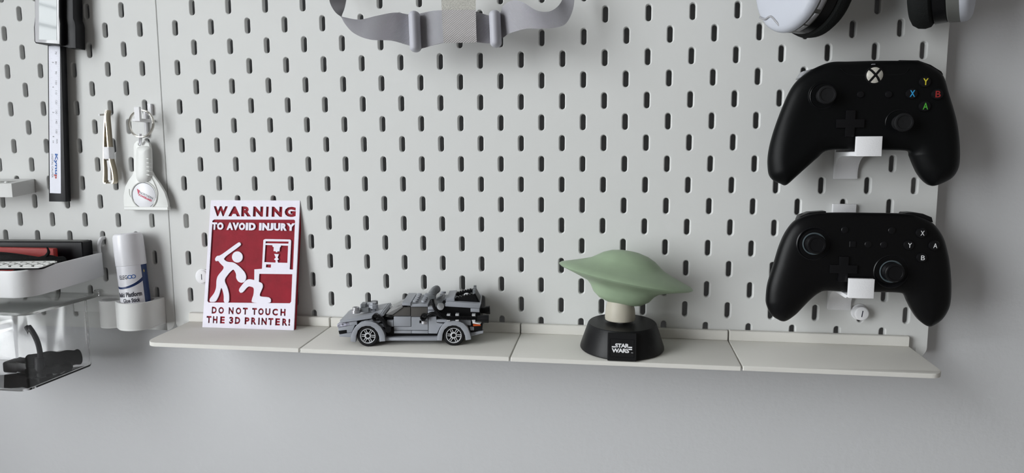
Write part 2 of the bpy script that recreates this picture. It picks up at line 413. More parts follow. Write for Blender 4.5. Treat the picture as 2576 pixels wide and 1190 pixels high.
LX = [(6.09,121.05),(22.46,121.2),(23.1,121.2),(36.68,121.32),(37.63,121.33),(48.94,121.43),(50.82,121.45),(62.07,121.55),(65.35,121.58),(68.15,121.61),(71.57,121.64),(83.19,121.74),(85.82,121.77),(98.14,121.88)]
LD = [(9.52,18.13),(15.15,18.29),(17.02,18.35),(23.28,18.53),(28.5,18.69),(34.08,18.85),(36.41,18.92),(42.62,19.11),(44.29,19.16),(49.83,19.32),(54.63,19.46),(59.97,19.62),(61.35,19.66),(67.5,19.84),(69.15,19.89),(74.83,20.06),(76.84,20.12),(83.04,20.3),(85.77,20.38),(91.41,20.55)]
LT = [(4.12,8),(9.75,8.17),(11.25,8.22),(16.59,8.39),(19.39,8.48),(24.71,8.65),(29.64,8.8),(34.29,8.95),(35.96,9),(41.99,9.19),(46.8,9.34),(52.15,9.51),(53.99,9.57),(59.88,9.76),(61.81,9.82),(63.55,9.87),(65.39,9.93),(71.34,10.12),(72.81,10.17),(78.47,10.35),(80.56,10.41),(85.75,10.58),(88.21,10.65),(93.93,10.83),(94.83,10.86),(96.91,10.93)]
LO = [(5.29,105.48),(11.02,105.55),(11.18,105.55),(18.32,105.63),(21.97,105.68),(29.24,105.77),(28.45,105.76),(35.7,105.85),(35.7,105.85),(42.61,105.93),(43.4,105.94),(46.07,105.97),(47.01,105.98),(54.36,106.07),(58.26,106.12),(60.91,106.15),(61.85,106.16),(69.47,106.26),(69.16,106.25),(74.12,106.31),(74.74,106.32),(81.55,106.4),(82.32,106.41),(88.96,106.49),(88.49,106.49),(97.88,106.6)]
lo_ = []
for g_ in glyphs('WARNING', LX, W1[2]+.4, W1[3]-.4, 0.065) + glyphs('DONOTTOUCH', LD, W2[2], W2[3], 0.055) + glyphs('THE3DPRINTER!', LT, W3[2], W3[3], 0.055): lo_ += text_loops(*g_)
bm = B(); flat(bm, [cor] + [win_] + lo_, -1.0, 0.4, SF); obj('white_face', bm, 'signwhite', t, smooth=0, label='white cut-out face with lettering')
bm = B(); [text(bm, g_[0], g_[1], g_[2], g_[3], g_[4], -1.0, 0.4, SF, bold=g_[5]) for g_ in glyphs('TOAVOIDINJURY', LO, W4[2], W4[3], 0.06)]; obj('lettering', bm, 'signwhite', t, smooth=0, label='white raised words')
# pictograms
def soft(lp, n=2):
    for _ in range(n):
        o = []
        for i in range(len(lp)):
            a, b = lp[i], lp[(i+1) % len(lp)]; o += [(a[0]*.8+b[0]*.2, a[1]*.8+b[1]*.2), (a[0]*.2+b[0]*.8, a[1]*.2+b[1]*.8)]
        lp = o
    return lp
bm = B()
flat(bm, [soft([(10.37,71.47),(12.43,74.74),(16.37,75.11),(35.42,88.94),(37.6,89.42),(39.1,87.53),(38.1,85.61),(19.21,72.22),(24.12,68.65),(31.7,68.36),(38.51,64.11),(44.75,58.11),(46.35,54.06),(46.06,50.27),(43.99,47.9),(41.21,47.1),(37.7,48.47),(35.17,52.06),(35.12,56.44),(31.72,61.63),(26.62,56.54),(22.64,50.9),(22.8,47.68),(26.08,41.92),(28.33,34.69),(28.59,26.25),(22.62,26.08),(22.37,34.24),(19.46,42.05),(18.3,39.97),(17.04,33.66),(13.61,26.56),(6.65,26.36),(6.64,29.72),(11.56,35.71),(13.47,41.61),(13.26,48.92),(14.43,53.93),(21.9,62.59),(16.63,66.89),(14.26,69.78),(11.46,68.84)])], -1, 0.4, SF)
flat(bm, [[(41.48,74.1),(41.35,72.59),(40.82,71.17),(39.93,69.94),(38.74,68.99),(37.33,68.37),(35.8,68.14),(34.25,68.31),(32.78,68.87),(31.5,69.77),(30.49,70.97),(29.82,72.37),(29.54,73.88),(29.67,75.4),(30.2,76.83),(31.09,78.06),(32.28,79.01),(33.7,79.62),(35.23,79.85),(36.79,79.67),(38.25,79.11),(39.53,78.21),(40.54,77.01),(41.2,75.61)]], -1, 0.4, SF)
obj('striking_figure', bm, 'signwhite', t, smooth=0)
bm = B()
flat(bm, [[(55.59,49.91),(55.2,61.54),(63.56,62.29),(63.75,92.01),(64.95,92.9),(66.18,93.21),(92.46,93.17),(93.71,92.75),(94.22,91.6),(93.96,62.36),(96.88,62.13),(97.09,57.37),(60.7,57),(60.66,47.86),(59.3,47.1)],
          [(66.29,90.88),(91.64,90.98),(91.42,88.8),(66.07,88.83)], [(66.15,87.09),(74.07,86.92),(74.13,85.61),(75.56,84.76),(75.43,80.83),(77.91,80.59),(78.26,79.72),(79.49,79.74),(79.76,80.62),(81.92,80.66),(82.21,84.73),(83.25,85.47),(83.19,86.78),(91.21,86.62),(91.22,68.95),(80.9,69.03),(80.03,71.34),(81.67,72.53),(80.2,74.24),(81.44,77.75),(76.33,77.94),(78.2,74.2),(76.42,72.43),(78.34,71.01),(78.12,68.98),(65.72,69.32)], [(67.85,66.89),(73.42,67),(73.26,63.66),(67.68,63.83)]], -1, 0.4, SF)
obj('printer_on_table', bm, 'signwhite', t, smooth=0)
bm = B()
flat(bm, [soft([(38.94,39.04),(39.6,41.67),(45.94,49.69),(49.45,51.37),(55.72,50.5),(61.1,48.59),(64.57,47.23),(65.51,43.63),(62.15,35.87),(62.72,33.57),(72.02,33.24),(74.89,31.3),(74.62,26.96),(53.41,26.95),(53.99,31.02),(55.5,35.4),(55.62,42.66),(50.11,43.97),(47.69,42.46),(43.56,37.41),(40.78,36.61)])], -1, 0.42, SF)
obj('kneeling_figure', bm, 'signwhite', t, smooth=0)
# ---------------------------------------------------------------- toy car
CU = Vector((80.4, 13.0, 0)).normalized(); CO = Vector((243.0, -66.6, -270.6)); CF = Fr(CO, CU, (0, 0, 1))      # local z = towards the room (-w)
car = thing('toy_car', (283, -40, -270.9), 'grey toy brick sports car with black hoses on the shelf', 'toy car')
CWID = 50.0
def cp(name, loop, w0, w1, m, bev=0.25, label=None, mirror=False):
    bm = B(); prism(bm, loop, -w1, -w0, CF, bev)
    if mirror:
        b2 = B(); prism(b2, loop, -(CWID+4-w0), -(CWID+4-w1), CF, 0); obj(name, b2, m, car, label=label, smooth=30)
    return obj(name, bm, m, car, label=label, smooth=30)
# black core and chassis
cp('chassis', [(-27.94,19.3),(-11.47,22.77),(-11.44,23.84),(12.35,28.32),(22.03,25.41),(56.91,25.2),(70.91,27.97),(73.82,36.5),(105.33,33.82),(106.5,22.04),(107.73,18.45),(107.27,13.08),(96.43,8.48),(93.81,13.52),(67.97,17.98),(64.45,7.25),(14.64,7.57),(9.32,18.35),(-10.28,15.62),(-18.18,7.79),(-27.92,8.93)], 9, 46, 'black', 0)
cp('cabin_core', [(21.56,25.42),(32.94,33.93),(39.99,36.75),(73.59,37.27),(73.41,24.38),(63.58,23.73),(21.52,23.98)], 10, 44, 'black', 0)
G = 'grey'
PAN = [[(-18.1,22.72),(-10.73,23.95),(-10.35,20.33),(-18.2,19.53)], [(-28.43,17.67),(-12.43,20.2),(-15.76,13.11),(-20.21,12.57),(-20.18,15.85),(-28.33,14.48)], [(-27.61,10.91),(-15.77,12.76),(-16.25,8.28),(-27.39,8.92)],
 [(-2.14,24.01),(7.97,26.22),(8.59,23.37),(-2.16,23.44)], [(8.53,21.1),(15.47,20.91),(15.4,18),(9.5,18.18)], [(17.77,24.17),(23.74,24.35),(23.73,18.09),(18.33,18.62)], [(24.25,27.92),(40.31,27.54),(40.14,18.52),(24.04,18.62)],
 [(24.37,14.64),(40.61,14.39),(40.56,11.61),(24.31,11.86)], [(40.89,14.39),(56.45,14.15),(56.4,11.37),(40.83,11.61)], [(57.02,27.43),(64.31,27.89),(64.42,21.71),(71.15,20.96),(67.27,17.21),(64.96,11.31),(56.75,11.51)],
 [(64.61,24.9),(77.45,24.68),(73.94,22.15),(64.57,22.21)], [(85.09,24.57),(96.9,24.35),(96.85,19.02),(92.33,19.33),(89.23,22.05)], [(95.79,17.53),(99.97,17.22),(99.94,14.08),(96.46,14.25)],
 [(-10.58,19.94),(-2.15,23.87),(11.09,26.48),(12.75,23.35),(8.54,21.6),(2.35,23.34),(-3.2,23.38),(-8.44,21.7)],
 [(96.64,11.68),(108.64,13.89),(108.62,11.46),(97.1,8.46)], [(56.59,37.12),(64.36,37.08),(64.31,34.25),(56.54,34.29)], [(56.53,33.73),(62.57,33.55),(62.87,30.5),(56.45,28.62)], [(96.87,35.55),(105.19,35.08),(105.16,31.68),(96.84,32.16)]]
for lp in PAN: cp('brick', lp, 5, 10.5, G, mirror=True)
# door panel with the recessed slot
bm = B(); flat(bm, [[(40.87,27.39),(56.39,27.15),(56.32,14.79),(24.38,15.14),(24.31,18.27),(40.68,18.16)], [(48.43,24.22),(55.92,24.11),(55.88,21.34),(48.38,21.45)]], -10.5, -5, CF); obj('door_panel', bm, G, car)
cp('sill', [(16.23,8.32),(65.03,8.28),(64.84,4.93),(16.16,5.33)], 3, 49, G)
cp('front_grille', [(-28.33,14.48),(-20.25,15.85),(-20.21,12.72),(-27.73,11.34)], 5.5, 10, 'black')
cp('headlight', [(-29.52,20.59),(-18.39,22.51),(-18.34,19.53),(-29.11,18.03)], 5, 45, 'crystal', 0.4, 'clear crystal headlight')
cp('rear_block', [(100.33,19.35),(107.99,19.09),(107.67,13.89),(100.42,14.08)], 5, 46, 'black')
cp('tail_light', [(98.95,20.22),(105.91,20.39),(106.45,18.6),(99.21,18.36)], 4.5, 10, 'orange', label='orange clear tail light')
cp('white_tile', [(98.38,24.83),(100.8,24.24),(101.13,22.12),(106.81,21.51),(105.62,20.39),(98.7,21.42)], 3, 9, 'white', label='white tile')
cp('side_window', [(22.76,28.23),(31.97,36.34),(39.81,36.58),(39.64,28.06)], 7, 9, 'smoke', label='smoked side window', mirror=True)
cp('side_window', [(40.37,36.71),(56.06,36.62),(55.9,27.39),(40.19,27.49)], 7, 9, 'smoke', label='smoked side window', mirror=True)
cp('windscreen', [(16.52,30.07),(32.14,37.97),(33.3,36.98),(22.95,29.53)], 6, 48, 'smoke2', 0.2, 'sloping smoked windscreen')
cp('bonnet', [(-26.38,24.93),(-10.28,27.52),(3.6,30.12),(12.27,31.62),(11.96,27.73),(-0.66,26.04),(-10.37,24.54),(-25.97,22.52)], 4, 50, G, 0.4, 'grey plated bonnet')
cp('cowl_tile', [(12.04,31.05),(13.86,31.96),(15.32,29.48),(12.16,27.24)], 4, 50, G, 0.2)
cp('rear_deck', [(72.95,40.36),(74.22,42.04),(106.62,39.74),(105.33,35.36),(72.91,37.53)], 5, 49, G)
cp('deck_slope', [(72.99,41.55),(74.01,44.52),(81.31,45.05),(81.62,41.5)], 8, 46, G)
cp('roof_tile', [(32.72,41.72),(40.59,41.68),(40.53,38.65),(32.66,38.91)], 4, 50, G)
cp('roof_plate', [(40.56,40.05),(56.61,39.96),(56.56,37.28),(40.51,37.37)], 5, 49, G)
cp('roof_rear', [(64.49,40.62),(72.99,40.57),(72.97,38.99),(64.47,39.03)], 26, 46, G)
def stud(x, y, w, r=2.4, h=1.7, m=G, name='stud'):
    bm = B(); lathe(bm, [(r, 0), (r, h-.2), (r-.2, h), (0, h)], CF @ Matrix.Translation((x, y, -w)) @ Matrix.Rotation(-math.pi/2, 4, 'X'), 20); return obj(name, bm, m, car)
(ax, ay), (bx_, by_) = [(44.4,39.73)][0], [(52.39,39.68)][0]
for k in range(5):
    stud(ax, 41.2, 9+8*k, m=G); stud(bx_, 41.2, 9+8*k, m=G)
(qx, qy) = [(68.29,44.34)][0]; stud(qx, qy-1.5, 30); stud(qx, qy-1.5, 42)
def fender(out, inn, w0, w1, nm='fender'):
    bm = B(); flat(bm, [out + inn], -w1, -w0, CF, 0.3); obj(nm, bm, G, car)
    bm = B(); flat(bm, [out + inn], -(54-w0), -(54-w1), CF); obj(nm, bm, G, car)
fender([(-15.93,5.51),(-15.58,10.18),(-14.06,15.11),(-11.18,19.61),(-6.82,23.17),(-1.97,24.69),(3.52,24.66),(8.29,23.08),(12.33,19.53),(14.97,15.28),(16.24,10.68),(16.53,5.58)], [(11.14,5.19),(10.85,10.01),(9.44,14.26),(6.44,18.16),(2.72,20.23),(-1.4,20.39),(-5.56,19.15),(-8.96,15.79),(-10.61,10.85),(-11.33,4.91)], 0, 8)
fender([(65.14,5.89),(65.55,10.36),(67.21,15.3),(70.18,20.08),(74.36,23.37),(79.55,24.96),(85.41,24.64),(90.21,22.36),(94.17,17.96),(96.32,12.28),(97.3,6.75)], [(92.11,5.93),(91.67,10.19),(89.99,14.45),(87.27,18.21),(83.29,20.14),(79.84,20.38),(75.83,19.34),(72.33,16.33),(70.41,11.74),(69.77,5.72)], 0, 8)
for (cx, cy), R0 in (([(0.03,9.24)][0], 14.1), ([(80.89,10.27)][0], 13.8)):
    cy = 10.3
    for side in (0, 1):
        wf = 1.5 if side == 0 else 52.5; s = -1 if side == 0 else 1
        f = CF @ Matrix.Translation((cx, cy, -wf)) @ (Matrix.Identity(4) if side == 0 else Matrix.Rotation(math.pi, 4, 'Y')) @ Matrix.Diagonal((10.15/R0, 10.15/R0, 1, 1))
        bm = B(); lathe(bm, [(9.6, 0), (12.2, 0.3), (R0-.7, 0.0), (R0, -1.2), (R0, -9), (R0-.8, -10.2), (9.6, -10.4), (9.6, 0)], f, 48, cap=False)
        for k in range(40):
            a = 2*math.pi*k/40
            box(bm, R0-.5, R0+.12, -.45, .45, -9, -1.0, 0, f @ Matrix.Rotation(a, 4, 'Z'))
        obj('tyre', bm, 'tyre', car)
        bm = B(); lathe(bm, [(10, -1.0), (10, .1), (9.2, .1), (9.0, -1.2), (9.0, -4), (10, -4)], f, 40, cap=False)
        lathe(bm, [(4.3, -2.2), (4.3, -.5), (3.7, -.2), (2.6, -.2), (2.4, -2.2)], f, 24, cap=False)
        for k in range(6):
            for dd in (-1.15, 1.15): box(bm, 3.6, 9.4, dd-.42, dd+.42, -2.0, -.6, 0, f @ Matrix.Rotation(math.radians(60*k+25+90), 4, 'Z'))
        r_ = obj('rim', bm, 'rim', car, label='pale twin-spoke rim')
        bm = B(); lathe(bm, [(9.6, -3.2), (9.6, -4.2)], f, 32); box(bm, -1.6, 1.6, -.6, .6, -3.2, -.5, 0, f); box(bm, -.6, .6, -1.6, 1.6, -3.2, -.5, 0, f)
        obj('wheel_hub', bm, 'black', r_)
def c3(u, v, w): return CF @ Vector((u, v, -w))
# hoses
def ribtube(name, pts, r, m, rib=1.3, amp=0.35, seg=14):
    P = catmull(pts, 14); bm = B(); L = [0.0]
    for a, b in zip(P, P[1:]): L.append(L[-1] + (Vector(a)-Vector(b)).length)
    n = int(L[-1]/rib*4); Q = []; j = 0
    for i in range(n+1):
        s = L[-1]*i/n
        while j < len(L)-2 and L[j+1] < s: j += 1
        t_ = (s-L[j])/max(1e-6, L[j+1]-L[j]); Q.append(Vector(P[j]).lerp(Vector(P[j+1]), t_))
    tube(bm, Q, r, seg, lambda i: r + (amp if i % 4 in (1, 2) else -amp)); return obj(name, bm, m, car, smooth=25)
h1 = [(60.83,45.01),(62.27,40.44),(64.81,35.51),(68.87,30.92),(74.35,28.07),(82.62,27.52),(92.28,27.25),(103.32,26.48)]
ribtube('hose', [c3(x, y, w) for (x, y), w in zip(h1, (2, 0, -1, -2, -1, 0, 1, 1))], 1.75, 'black')
s1_, s2_, s3_, s4_ = [(60.64,45.99)][0], [(60.53,48.98)][0], [(61.65,50.04)][0], [(62.22,48.35)][0]
ribtube('ribbed_hose_sleeve', [c3(*s1_, 3), c3(*s2_, 8), c3(*s3_, 18), c3(*s4_, 34)], 3.5, 'grey2', 1.9, .5)
for nm, P0, w in (('exhaust', [(103.32,26.62),(109.54,26.37),(114.1,26.48)], 1), ('exhaust', [(105.94,30.56),(110.54,30.83),(114.94,31.02)], 18)):
    bm = B(); p = [c3(x, y, w) for x, y in P0]
    d_ = (p[2]-p[0]); tube(bm, [p[0], p[0].lerp(p[2], .35), p[0].lerp(p[2], .65), p[0].lerp(p[2], .97), p[2]], 3, 20, lambda i: (2.9, 3.1, 3.9, 4.1, 3.7)[i]); obj(nm, bm, 'black', car)
for x_, y_ in [(76.36,28.08),(84.48,28.17),(99.92,27.8)]:
    bm = B(); box(bm, x_-1.6, x_+1.6, y_-3.2, y_-1.9, -4, 1.6, .2, CF); box(bm, x_-1.6, x_+1.6, y_+1.9, y_+3.2, -4, 1.6, .2, CF); box(bm, x_-1.6, x_+1.6, y_-3.2, y_+3.2, -5, -2.2, .2, CF); obj('hose_clip', bm, 'rim', car, label='pale grey hose clip')
# black arms
def arm(pts, r, m='black', nm='arm'):
    bm = B(); tube(bm, catmull([c3(x, y, w) for x, y, w in pts], 6), r, 12); return bm
pa = [(8.51,26.23),(11.98,26.91),(15.36,24.06),(17.33,19.81),(18.98,16.39)]
bm = arm([(x, y, 2.5) for x, y in pa], 2.0)
x_, y_ = [(19.36,16.65)][0]; lathe(bm, [(2.9, -1), (2.9, 5)], CF @ Matrix.Translation((x_, y_, -5)), 20)
x_, y_ = [(7.92,28.23)][0]
for k in range(2, 17):
    a = math.radians(20*k - 20); box(bm, 2.0, 3.4, -.7, .7, -5, 1, 0, CF @ Matrix.Translation((x_, y_, -1)) @ Matrix.Rotation(a, 4, 'Z'))
obj('clip_arm', bm, 'black', car)
pa = [(53.77,27.36),(57.62,30.02),(60.41,31.35),(64.55,30.97),(68.66,28.69)]
bm = arm([(x, y, 3) for x, y in pa], 1.6)
x_, y_ = [(52.73,28.1)][0]
for k in range(2, 16):
    a = math.radians(20*k + 10); box(bm, 1.8, 3.0, -.6, .6, -4.5, 1, 0, CF @ Matrix.Translation((x_, y_, -1)) @ Matrix.Rotation(a, 4, 'Z'))
obj('hook_arm', bm, 'black', car)
x_, y_ = [(53.1,22.88)][0]; bm = B(); lathe(bm, [(3.4, -2), (3.4, .6), (0, .6)], CF @ Matrix.Translation((x_, y_, -7)) @ Matrix.Rotation(-math.pi/2, 4, 'X'), 20); box(bm, x_-6, x_+6, y_-3.4, y_+2.8, -11, -9.5, 0, CF); obj('door_stud', bm, 'bsilver', car)
x_, y_ = [(68.38,37.2)][0]; bm = B(); lathe(bm, [(3.3, 0), (3.3, 3.5), (0, 3.5)], CF @ Matrix.Translation((x_, y_, -9)), 24); obj('round_tile', bm, 'rim', car)
cp('grey_vent', [(64.26,43.16),(71.25,46.31),(72.48,44.88),(69.43,40.15),(65.6,40.18)], 8, 20, 'grey2')
# bonnet details
bo = [(-13.44,29.71),(2.82,33.21),(-5.67,31.11)]
for (x_, y_), w in (([(-13.02,29.81)][0], 14),):
    bm = B(); lathe(bm, [(4.2, 0), (4.2, 3.0), (3.2, 3.0), (3.2, 5.6), (2.2, 5.6), (2.2, 4.6), (0, 4.6)], CF @ Matrix.Translation((x_, y_, -w)) @ Matrix.Rotation(-math.pi/2, 4, 'X'), 24); obj('bonnet_knob', bm, 'bsilver', car)
x_, y_ = [(2.41,32.04)][0]
bm = B(); lathe(bm, [(2.6, -2), (2.6, 1.5), (4.6, 2.0), (4.6, 5.2), (3.4, 5.8), (3.4, 7.6), (2.2, 7.6), (0, 7.6)], CF @ Matrix.Translation((x_, y_-1, -20)) @ Matrix.Rotation(-math.pi/2, 4, 'X'), 8); obj('bonnet_knob', bm, G, car)
(x0, y0), (x1, y1), (x2, y2) = [(-9.15,30.29),(-1,33.83),(-6.47,38.72)]
bm = B(); box(bm, x0, x1, y0+.2, y0+4.0, -20, -14, .2, CF); box(bm, x0+.4, x0+4.6, y0+.2, y2-1, -26, -17, .2, CF); obj('bracket', bm, 'grey2', car)
(x0, y0), (x1, y1) = [(-11.95,34.92),(-4.04,35.61)]; bm = B(); box(bm, x0, x0+12, y0-4, y0, -40, -28, .3, CF); obj('bracket_plate', bm, G, car)
x_, y_ = [(0.19,34.06)][0]; bm = B(); lathe(bm, [(3.4, -4), (3.4, 2.2), (2.2, 2.2), (0, 2.0)], CF @ Matrix.Translation((x_, y_, -38)) @ Matrix.Rotation(-math.pi/2, 4, 'X'), 16); obj('bonnet_knob', bm, 'grey2', car)
# black lattice vents over the rear deck
for w0 in (12, 34):
    lp = [(81.47,40.65),(82.07,44),(98.91,47.82),(101.01,48.52),(105.84,38.87)] if w0 == 12 else [(81.28,41.25),(81.67,44.2),(96.9,47.94),(99.44,48.51),(103.68,37.44)]
    cp('lattice_side', lp, w0, w0+5, 'black', .2)
    (xa_, ya_), (xb_, yb_) = lp[1], lp[2]
    for k in range(6):
        fx = (k+.6)/6.2; bm = B(); box(bm, xa_+(xb_-xa_)*fx-.8, xa_+(xb_-xa_)*fx+.8, ya_+(yb_-ya_)*fx-.6, ya_+(yb_-ya_)*fx+.9, -w0-4.2, -w0-.4, 0, CF); obj('lattice_slat', bm, 'black', car)
cp('lattice_floor', [(81.12,39.58),(81.71,41.52),(104.27,38.87),(104.26,38.01)], 17, 36, 'black', 0)
cp('lattice_end', [(99.26,47.82),(101.02,48.87),(106.11,38.65),(104.43,38.37)], 12, 39, 'black', .2)
(x_, y_) = [(100.17,48.38)][0]
for w in (12, 22, 34): bm = B(); box(bm, x_-1.5, x_+1.2, y_-1, y_+3.4, -w-3, -w, .3, CF); obj('lattice_post', bm, 'grey2', car)
(x_, y_) = [(92.21,43.93)][0]; bm = B(); lathe(bm, [(2.6, 0), (2.6, 1.5), (0, 1.7)], CF @ Matrix.Translation((x_, y_, -24)) @ Matrix.Rotation(-1.2, 4, 'X'), 20); obj('white_stud', bm, 'white', car, label='small white stud')
# ---------------------------------------------------------------- small lamp (plain generic stand-in figure on a black base)
lamp = thing('small_lamp', (479.5, -38.5, -269.6), 'small lamp with sage green top, beige body and black base lettered STAR WARS', 'lamp')
bm = B()
zb = shelf_z(-38) + .15
tilt = Matrix.Translation((479.5, -38.5, zb)) @ Matrix.Rotation(math.radians(2.2), 4, 'X')
lathe(bm, [(0, 0), (38.0, 0), (38.6, .8), (38.4, 2.5), (31.5, 23.0), (30.6, 24.0), (0, 24.2)], tilt, 72)
base = obj('base', bm, 'lampblack', lamp, smooth=30)
bm = B()
pf = Fr((479.0, -77.7, zb-1.4), (1, 0.0, 0), (0, 7.6, 24.6))
box(bm, -12.6, 12.6, 0, 24.4, -9, 1.2, .5, pf); obj('name_block', bm, 'lampblack', base)
bm = B(); flat(bm, [rrect(-10.6, 10.6, 3.0, 19.0, 1.0), rrect(-10.2, 10.2, 3.4, 18.6, .8)], 1.1, 1.35, pf); obj('panel_edge', bm, 'key', base)
bm = B()
text(bm, 'STAR', -5.9, 6.3, 11.35, 15.0, 1.2, 1.5, pf, bold=0.045, space=.93); box(bm, -8.8, -3.6, 11.35, 12.5, 1.2, 1.5, 0, pf); box(bm, 4.6, 8.8, 11.35, 12.5, 1.2, 1.5, 0, pf)
text(bm, 'WARS', -8.8, 6.3, 7.0, 10.7, 1.2, 1.5, pf, bold=0.045, space=.93); box(bm, 3.6, 8.8, 9.6, 10.7, 1.2, 1.5, 0, pf)
text(bm, 'TM', 7.9, 9.6, 6.9, 7.6, 1.2, 1.4, pf); obj('lettering', bm, 'lw', base, smooth=0, label='white lettering STAR WARS')
zt = zb + 23.6
bm = B(); lathe(bm, [(4.6, 0), (4.6, 5)], Matrix.Translation((478, -40, zt)), 20); obj('post', bm, 'clearpost', lamp)
bm = B(); lathe(bm, [(0, 0), (12.4, 0), (13.7, .8), (14.0, 3), (13.4, 10), (11.6, 18), (9.0, 25), (6, 30), (0, 31)], Matrix.Translation((477.5, -40, zt+2.6)), 40); bd = obj('body', bm, 'beige', lamp)
bm = B(); tl = Matrix.Translation((481.5, -40, -202.6)) @ Matrix.Rotation(math.radians(10.5), 4, 'Y')
prof = [(0, -26), (11, -25.6), (20, -23), (26, -18.5), (29.5, -13), (33.5, -9.2), (42, -6.2), (52, -3.0), (60, -.7), (61.8, .6), (60.5, 1.8), (52, 4.6), (42, 8.2), (34, 11.5), (29.5, 14.6), (24, 18.6), (17, 21.8), (9, 23.6), (0, 24.2)]
bm2 = []
lathe(bm, prof, tl @ Matrix.Diagonal((1, 0.60, 1, 1)), 72, cap=False)
obj('lamp_shade', bm, 'sage', lamp, smooth=60)
# ---------------------------------------------------------------- controller hooks
def chook(name_lab, x0, x1, ztop_, zbot, zarm, zlip, thick, zclipb):
    t = thing('controller_hook', ((x0+x1)/2, -.3, zbot), name_lab, 'hook', 'white hooks holding the controllers')
    fr = Matrix(((0, 0, 1, 0), (1, 0, 0, 0), (0, 1, 0, 0), (0, 0, 0, 1)))      # local x->Y, y->Z, z->X
    lp = [(-.3, zbot), (-.3, ztop_), (-4.3, ztop_), (-4.3, zarm), (-54.0, zarm), (-54.0, zlip), (-58, zlip), (-58, zclipb), (-54, zclipb)]
    lp += [(-50, zarm-thick), (-22, zarm-thick)] + [(-4.3 - 17*(1-math.sin(math.radians(a))), zarm-thick-16*(1-math.cos(math.radians(a)))) for a in range(15, 91, 15)] + [(-4.3, zbot)]
    bm = B(); flat(bm, [lp], x0, x1, fr, .35); obj('bracket', bm, 'hook', t)
    bm = B()
    for zz in (zbot+8, ztop_-8): box(bm, (x0+x1)/2-2.2, (x0+x1)/2+2.2, -1, 6.5, zz-5, zz+5, .4)
    obj('peg', bm, 'hook', t)
chook('white hook with square clip holding the upper black controller', 669.3, 689.3, -30, -113.8, -89.4, -76.9, 3.8, -93.3)
chook('white hook with square clip holding the lower black controller', 669.6, 689.8, -136.8, -235.6, -211.8, -196.8, 3.4, -213.4)
# ---------------------------------------------------------------- game controllers
def inflate(bm, outline, yrim, tf, rf, tb, rb, fr=None, sp=2.4, bfun=None, ffun=None, powr=2.0):
    """closed outline (x,z) -> cushion-like solid: front bulge tf (towards the room), back bulge tb"""
    C_ = catmull(outline, 5, True); N = len(C_); A = np.array(C_); Bn = np.roll(A, -1, 0)
    def dist(P):
        P = np.asarray(P)[:, None, :]; d = Bn - A; t = np.clip(((P-A)*d).sum(2)/np.maximum((d*d).sum(1), 1e-9), 0, 1)
        return np.sqrt((((A + d*t[..., None]) - P)**2).sum(2)).min(1)
    def inside(P):
        x, y = P[:, 0][:, None], P[:, 1][:, None]; x1, y1, x2, y2 = A[:, 0], A[:, 1], Bn[:, 0], Bn[:, 1]
        c = ((y1 > y) != (y2 > y)) & (x < (x2-x1)*(y-y1)/np.where(y2 == y1, 1e-9, y2-y1) + x1); return c.sum(1) % 2 == 1
    tang = np.roll(A, -1, 0) - np.roll(A, 1, 0); nrm = np.stack([-tang[:, 1], tang[:, 0]], 1); nrm /= np.linalg.norm(nrm, axis=1)[:, None]
    if not inside(A[:1] + nrm[:1]*.3)[0]: nrm = -nrm
    pts = [A]
    for off in (0.35, 1.1, 2.2, 3.8, 5.8):
        Q = A + nrm*off; k = inside(Q) & (dist(Q) > off*.93)
        pts.append(Q[k])
    mn, mx = A.min(0), A.max(0); gx, gy = np.meshgrid(np.arange(mn[0], mx[0], sp), np.arange(mn[1], mx[1], sp)); gx = gx + (np.arange(gx.shape[0]) % 2)[:, None]*sp/2
    Q = np.stack([gx.ravel(), gy.ravel()], 1); Q = Q[inside(Q)]; Q = Q[dist(Q) > 6.8]; pts.append(Q)
    P = np.concatenate(pts); D = dist(P); D[:N] = 0
    vv, _, ff, *_r = geometry.delaunay_2d_cdt([Vector(p) for p in P.tolist()], [], [list(range(N))], 1, 1e-5)
    V = np.array([tuple(v) for v in vv]); D = dist(V); D[D < 1e-3] = 0
    def prof_(D, T, R): s = np.clip(D/R, 0, 1); return T*np.power(1-np.power(1-s, powr), 1/powr)
    yf = yrim - prof_(D, tf, rf) - (ffun(V, D) if ffun else 0)*(D > 0); yb = yrim + prof_(D, tb, rb) + (bfun(V, D) if bfun else 0)*(D > 0)
    F = [bm.verts.new((V[i, 0], yf[i], V[i, 1])) for i in range(len(V))]
    K = [F[i] if D[i] == 0 else bm.verts.new((V[i, 0], yb[i], V[i, 1])) for i in range(len(V))]
    for f in ff:
        try: bm.faces.new([F[i] for i in f]); bm.faces.new([K[i] for i in reversed(f)])
        except ValueError: pass
def disc(bm, x, z, y, prof, seg=32): lathe(bm, prof, Matrix.Translation((x, y, z)) @ Matrix.Rotation(math.pi/2, 4, 'X'), seg)
def plus(cx, cz, L, w):
    return [(cx-w, cz+L), (cx+w, cz+L), (cx+w, cz+w), (cx+L, cz+w), (cx+L, cz-w), (cx+w, cz-w), (cx+w, cz-L), (cx-w, cz-L), (cx-w, cz-w), (cx-L, cz-w), (cx-L, cz+w), (cx-w, cz+w)]
YF = Fr((0, 0, 0))       # local (x, z) -> world x,z ; local +z -> -Y
def gripback(cx, zc, bot):
    def f(V, D):
        s = np.clip((zc - V[:, 1])/40, 0, 1); return 5*np.sin(np.clip(D/14, 0, 1)*math.pi/2)*(1-s*.4)
    return f
